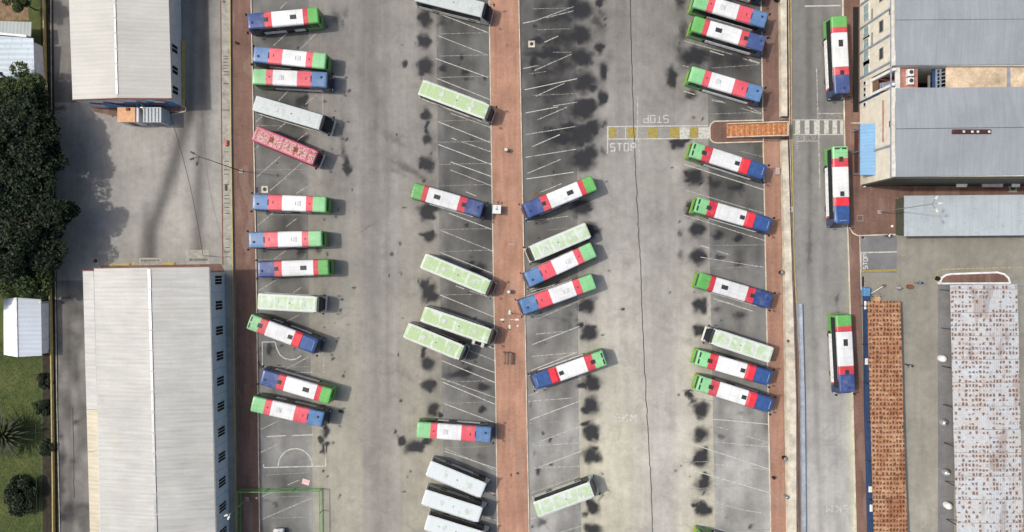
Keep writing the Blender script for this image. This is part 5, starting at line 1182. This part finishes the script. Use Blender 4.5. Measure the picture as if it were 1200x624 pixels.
# ------------------------------------------------------------------ people
def person(label, px, py, shirt, trousers, facing, z=.01, lean=.0):
    t = thing('person', label, 'person', G(px,py)[:2]+(z,), facing)
    def skinmesh(name, verts, edges, rad, mat, root=0, parent=t, lv=2):
        me = bpy.data.meshes.new(name); me.from_pydata(verts, edges, []); o = bpy.data.objects.new(name, me); COL.objects.link(o)
        m = o.modifiers.new('s', 'SKIN'); sv = me.skin_vertices[0].data
        for i, r in enumerate(rad): sv[i].radius = (r, r) if not isinstance(r, tuple) else r; sv[i].use_root = (i == root)
        m2 = o.modifiers.new('d', 'SUBSURF'); m2.levels = m2.render_levels = lv
        dg = bpy.context.evaluated_depsgraph_get(); ev = o.evaluated_get(dg); nm = bpy.data.meshes.new_from_object(ev)
        o.modifiers.clear(); o.data = nm; nm.materials.clear(); nm.materials.append(M[mat]); nm.polygons.foreach_set('use_smooth', [True]*len(nm.polygons)); o.parent = parent; return o
    V = [(0,0,.95),(0,0,1.15),(0,0,1.40),(.02,0,1.52),(.03,0,1.60),(.03,0,1.70),   # pelvis..head
         (0,.10,.90),(.10,.11,.50),(-.03,.11,.09),(.13,.12,.04), (0,-.10,.90),(-.08,-.11,.50),(-.22,-.11,.12),(-.08,-.12,.05),
         (0,.20,1.40),(-.05,.25,1.13),(.10,.27,.92),(.15,.27,.86), (0,-.20,1.40),(.06,-.25,1.13),(.22,-.26,.95),(.28,-.26,.90)]
    Ed = [(0,1),(1,2),(2,3),(3,4),(4,5),(0,6),(6,7),(7,8),(8,9),(0,10),(10,11),(11,12),(12,13),(2,14),(14,15),(15,16),(16,17),(2,18),(18,19),(19,20),(20,21)]
    R = [.14,.13,.15,.055,.09,.09,.09,.06,.04,.04,.09,.06,.04,.04,.06,.045,.03,.035,.06,.045,.03,.035]
    k = len(V)
    for (hx, hy, hz), wr in (((.15,.27,.86),17), ((.28,-.26,.90),21)):
        for j in range(5):
            dy = (-.034+.017*j); ln_ = [.055,.085,.095,.088,.07][j]
            if j == 0: V += [(hx+.02,hy+.05*(-1 if hy > 0 else 1),hz-.01),(hx+.05,hy+.06*(-1 if hy > 0 else 1),hz-.03)]
            else: V += [(hx+.03,hy+dy,hz-.04),(hx+.03+ln_*.35,hy+dy,hz-.04-ln_*.8)]
            Ed += [(wr,k),(k,k+1)]; R += [.010,.008]; k += 2
    skinmesh('body', V, Ed, R, 'skin')
    skinmesh('shirt', [(0,0,.98),(0,0,1.2),(0,0,1.40),(.01,0,1.50),(0,.21,1.41),(-.04,.25,1.17),(0,-.21,1.41),(.05,-.25,1.17)], [(0,1),(1,2),(2,3),(2,4),(4,5),(2,6),(6,7)], [.165,.155,.17,.08,.085,.07,.085,.07], shirt)
    skinmesh('trousers', [(0,0,1.0),(0,.10,.88),(.10,.11,.50),(-.02,.11,.12),(0,-.10,.88),(-.08,-.11,.50),(-.21,-.11,.15)], [(0,1),(1,2),(2,3),(0,4),(4,5),(5,6)], [.155,.105,.08,.06,.105,.08,.06], trousers)
    skinmesh('hair', [(.0,0,1.72),(-.03,0,1.66),(.03,0,1.76)], [(0,1),(0,2)], [.10,.085,.06], 'hair')
    MB().lathe([(.005,.05),(.012,.02),(.014,0)],8,(.125,0,1.62)).build('nose','skin',t)
    for s in (-1,1):
        MB().lathe([(.004,-.006),(.011,0),(.004,.006)],8,(.112,s*.032,1.655)).build('eye','white',t); MB().lathe([(.01,-.03),(.018,0),(.01,.03)],8,(.03,s*.095,1.64)).build('ear','skin',t)
    MB().box(.105,.118,-.025,.025,1.572,1.582).build('mouth','darkred',t)
    return t
person('person in pale shirt and blue trousers at the kerb between plaza and asphalt patch', 1037,276.5, 'white', 'darkblue', -.6)
person('person in blue top with white cap right of the red brown drum', 1072.5,331.5, 'blue', 'grey', 2.2)
person('person in dark clothes walking beside the heavily rusted carport roof', 1061,427.5, 'bluegrey', 'black', -1.2)

# ------------------------------------------------------------------ garden sheds, trees, palm
t = thing('shed', 'light blue ribbed shed roof with dark weathering at the upper left', 'shed')
wall_poly('wall', [(-20,54),(53,56),(56,103),(-20,101)], 0, 2.4, 'wallA', t)
roof_plane('roof', [(-30,24,2.7),(-30,38,2.9),(36,43,2.9),(37,26,2.7)], 'roofgreyS', t); roof_plane('roof', [(-30,40.5,2.9),(-30,97,2.4),(41,99,2.4),(39,45,2.9)], 'roofS', t)
MB().bar(P(-30,36.8,2.95), P(31,42.6,2.95), .35, .1).build('ridge_cap', 'white', t)
t = thing('garden_shed', 'small white gabled shed under the trees on the left lawn', 'shed')
wall_poly('wall', [(20,355),(60,355),(60,413),(20,413)], 0, 2.2, 'wallA', t)
roof_plane('roof', [(4,351,2.3),(4.5,416,2.3),(20,418.5,2.9),(18.6,349,2.9)], 'roofT2', t); roof_plane('roof', [(18.8,349,2.89),(20.2,418.5,2.89),(49,417,2.2),(48,351,2.2)], 'roofT', t)
MB().bar(P(18.7,349,2.93), P(20.1,418.6,2.93), .25, .06).build('ridge_cap', 'white', t)
poly_struct('dirt_yard', [(-40,-20),(30,-20),(34,24),(-40,26)], -.2, .035, 'earth')

def crown_mesh(name, rx, ry, rz, n, leaf, seed, clumps=26, mat='leaf'):
    r = np.random.RandomState(seed); V = []; F = []
    cl = []
    for _ in range(clumps):
        d = r.normal(size=3); d /= np.linalg.norm(d); q = r.uniform(.35,1.0)**.5
        cl.append((d*np.array([rx,ry,rz])*q*.78, r.uniform(.22,.42)))
    for _ in range(n):
        c, s = cl[r.randint(clumps)]; d = r.normal(size=3); d /= np.linalg.norm(d); rad = r.uniform(.4,1)**.5
        p = c+d*np.array([rx,ry,rz*.9])*s*rad
        a = r.normal(size=3); a[2] = abs(a[2])+.9; a /= np.linalg.norm(a)
        u = np.cross(a, r.normal(size=3)); u /= np.linalg.norm(u); v = np.cross(a, u); L = leaf*r.uniform(.6,1.3); W = L*r.uniform(.45,.7)
        k = len(V); V += [tuple(p-u*L), tuple(p+v*W), tuple(p+u*L), tuple(p-v*W)]; F.append((k,k+1,k+2,k+3))
    me = bpy.data.meshes.new(name); me.from_pydata(V, [], F); me.materials.append(M[mat]); me.update(); return me
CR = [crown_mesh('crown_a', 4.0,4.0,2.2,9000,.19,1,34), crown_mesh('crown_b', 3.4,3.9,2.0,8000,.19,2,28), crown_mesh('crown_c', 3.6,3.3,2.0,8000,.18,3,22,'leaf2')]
def tree(label, px, py, h, k, sc=1.0, rz=0, group='trees in the garden strip on the left', name='tree'):
    t = thing(name, label, 'tree', G(px,py), rz, group)
    c = bpy.data.objects.new('crown', CR[k]); COL.objects.link(c); c.parent = t; c.location = (0,0,h-1.9*sc); c.scale = (sc,sc,sc)
    mb = MB(); zt = h-2.4*sc
    mb.tube([(0,0,-.1),(.08,.05,zt*.5),(0,.1,zt)], [.22*sc,.16*sc,.10*sc], 8)
    for a in range(5): an = a*1.26+rz; mb.tube([(.05,.05,zt*.55),(math.cos(an)*1.0*sc,math.sin(an)*1.0*sc,zt+.3),(math.cos(an)*2.3*sc,math.sin(an)*2.3*sc,h-1.5*sc)], [.10*sc,.07*sc,.03], 6)
    mb.build('trunk', 'bark', t); return t
TR = [('dark leafy tree right below the light blue shed roof, with a lit yellow green top',40,112,6.0,2,.85),('dark tree crown left of the roadside wall, first below the blue shed',14,130,6.5,0,1.0),
 ('dense dark tree overhanging the wall, level with the bottom of the top left building',52,150,6.8,1,1.05),('dark tree at the left edge, level with the container booth',8,178,7.0,0,1.05),('dense dark tree over the wall, level with the pink bus',52,200,7.2,0,1.0),
 ('dark tree at the left edge, third one down',18,228,7.5,1,1.1),('tree with branches reaching furthest over the alley',76,252,6.8,1,.8),('dark tree over the wall, middle of the row',44,262,7.5,0,1.1),
 ('dark tree at the left edge, just above the white shed',12,290,7.0,1,1.1),('tree whose crown covers the upper edge of the white shed',38,318,6.5,2,1.05),('low dark tree beside the upper right corner of the white shed',56,330,5.5,1,.75),
 ('small tree at the very top left above the blue shed',42,12,5.0,2,.62),('dark tree at the left edge near the top of the white shed',-6,335,6.0,0,.9), ('dark tree at the left edge, second one down', -10,215,7.0,0,1.0), ('dark tree at the left edge behind the blue shed corner', -4,150,6.4,1,.95)]
TR += [('dark tree between the two rows at mid height of the grove', 30,238,7.6,0,1.0),('dark tree over the wall just below the lit yellow green top', 62,172,6.6,0,.85),('dark tree filling the gap above the white shed', 24,300,7.0,0,1.0),
 ('dark tree behind the first crown below the blue shed', 30,176,7.4,1,1.0),('dark tree over the wall right below the furthest reaching branches', 62,290,6.4,0,.8)]
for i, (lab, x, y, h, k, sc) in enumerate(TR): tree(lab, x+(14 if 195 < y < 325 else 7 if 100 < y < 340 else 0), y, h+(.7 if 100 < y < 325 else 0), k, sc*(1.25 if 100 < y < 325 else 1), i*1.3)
CR.append(crown_mesh('crown_d', 2.4,1.9,1.2,3200,.16,9,9,'leaf2')); CR.append(crown_mesh('crown_e', 3.0,2.7,1.5,7000,.16,10,16,'leaf'))
tree('round dark shrub tree on the lawn at the bottom left below the palm', 30,577, 3.4,4,1.15,1,None,'round_tree')
def shrub(label, px, py, sc, k=3):
    t = thing('shrub', label, 'shrub', G(px,py), px, 'shrubs along the left boundary wall'); c = bpy.data.objects.new('foliage', CR[k]); COL.objects.link(c); c.parent = t; c.scale = (sc,sc,sc*.9); c.location = (0,0,.8*sc)
    MB().tube([(0,0,-.05),(0,0,.8*sc)],[.06,.04],6).build('stem','bark',t)
shrub('small shrub at the lower right corner of the white shed roof', 50,408,.6); shrub('dark shrub at the foot of the boundary wall above the palm', 55,446,.5,4); shrub('dark shrub between the palm and the boundary wall', 54,478,.5,4)
shrub('tiny shrub on the lawn beside the palm tips', 47,474,.45); shrub('green shrub on the planter corner of the warehouse', 1018,213,.22); shrub('thin shrub behind the top of the cream wall at the top right', 909,-3,.3,4); shrub('low shrub against the boundary wall near the round tree', 57,524,.5,4)
# palm
t = thing('palm_tree', 'spiky palm with long pale fronds on the lawn at the bottom left', 'palm', G(17,506))
MB().tube([(0,0,-.1),(.05,0,1.0),(0,0,2.0)],[.34,.26,.22],12).build('trunk','bark2',t)
r = np.random.RandomState(4)
for i in range(84):
    a = i*2.39996; el = .02+1.2*(i/84); L = r.uniform(3.8,5.0)*(1-.25*(i/84)); mb = MB(); n = 7; k = 0; P_ = []
    for j in range(n+1):
        u = j/n; rr_ = L*u*math.cos(el)*(1); z = 2.0+L*u*math.sin(el)-1.6*u*u*(1.2-el*.5); w = .30*(1-u)**.7*(1 if j else .4)+.005
        c = Vector((rr_*math.cos(a), rr_*math.sin(a), z)); s = Vector((-math.sin(a), math.cos(a), 0))*w
        P_.append((c-s, c+Vector((0,0,.03)), c+s))
    for p in P_: mb.v += [tuple(q) for q in p]
    for j in range(n): mb.f += [(3*j,3*j+1,3*j+4,3*j+3),(3*j+1,3*j+2,3*j+5,3*j+4)]
    mb.build('frond','palm',t,fix=False)
# grass tufts scattered on the lawn (one mass)
V = []; F = []; r = np.random.RandomState(8)
for _ in range(14000):
    px, py = r.uniform(-10,48), r.uniform(400,640)
    x, y = G2(px,py); a = r.uniform(0,6.28); l = r.uniform(.06,.16); h = r.uniform(.05,.14); k = len(V)
    V += [(x-math.cos(a)*.03,y-math.sin(a)*.03,.02),(x+math.cos(a)*.03,y+math.sin(a)*.03,.02),(x-math.sin(a)*l,y+math.cos(a)*l,.02+h)]; F.append((k,k+1,k+2))
me = bpy.data.meshes.new('grass'); me.from_pydata(V,[],F); me.materials.append(M['leaf2']); o = bpy.data.objects.new('grass',me); COL.objects.link(o); tag(o,'short grass tufts on the left lawn','grass',kind='stuff')

# ------------------------------------------------------------------ light and camera
w = bpy.data.worlds.new('World'); scene.world = w; w.use_nodes = True; nt = w.node_tree
sky = nt.nodes.new('ShaderNodeTexSky'); sky.sky_type = 'NISHITA'; sky.sun_disc = False
ELEV = 52.0; sd = Vector((1, -.12, 0)).normalized()       # direction the shadows fall
dirv = Vector((sd.x*math.cos(math.radians(ELEV)), sd.y*math.cos(math.radians(ELEV)), -math.sin(math.radians(ELEV))))
sky.sun_elevation = math.radians(ELEV); sky.sun_rotation = math.atan2(-dirv.x, -dirv.y) % (2*PI)
sky.air_density = 1.2; sky.dust_density = 5.0; sky.ozone_density = 1.0
bg = nt.nodes['Background']; bg.inputs['Strength'].default_value = .15; nt.links.new(sky.outputs[0], bg.inputs[0])
sl = bpy.data.lights.new('sun', 'SUN'); sl.energy = 2.8; sl.angle = math.radians(2.0); sl.color = (1,.955,.885)
so = bpy.data.objects.new('sun', sl); COL.objects.link(so); so.rotation_euler = dirv.to_track_quat('-Z','Y').to_euler(); so.location = (-60,10,80)
cam = bpy.data.cameras.new('camera'); co = bpy.data.objects.new('camera', cam); COL.objects.link(co)
co.location = (0,0,HC); co.rotation_euler = (0,0,0); cam.sensor_width = 36; cam.lens = 36*HC/(1200*S); cam.clip_start = 1; cam.clip_end = 5000
scene.camera = co
scene.view_settings.view_transform = 'Standard'; scene.view_settings.look = 'None'; scene.view_settings.exposure = -.03; scene.view_settings.gamma = 1
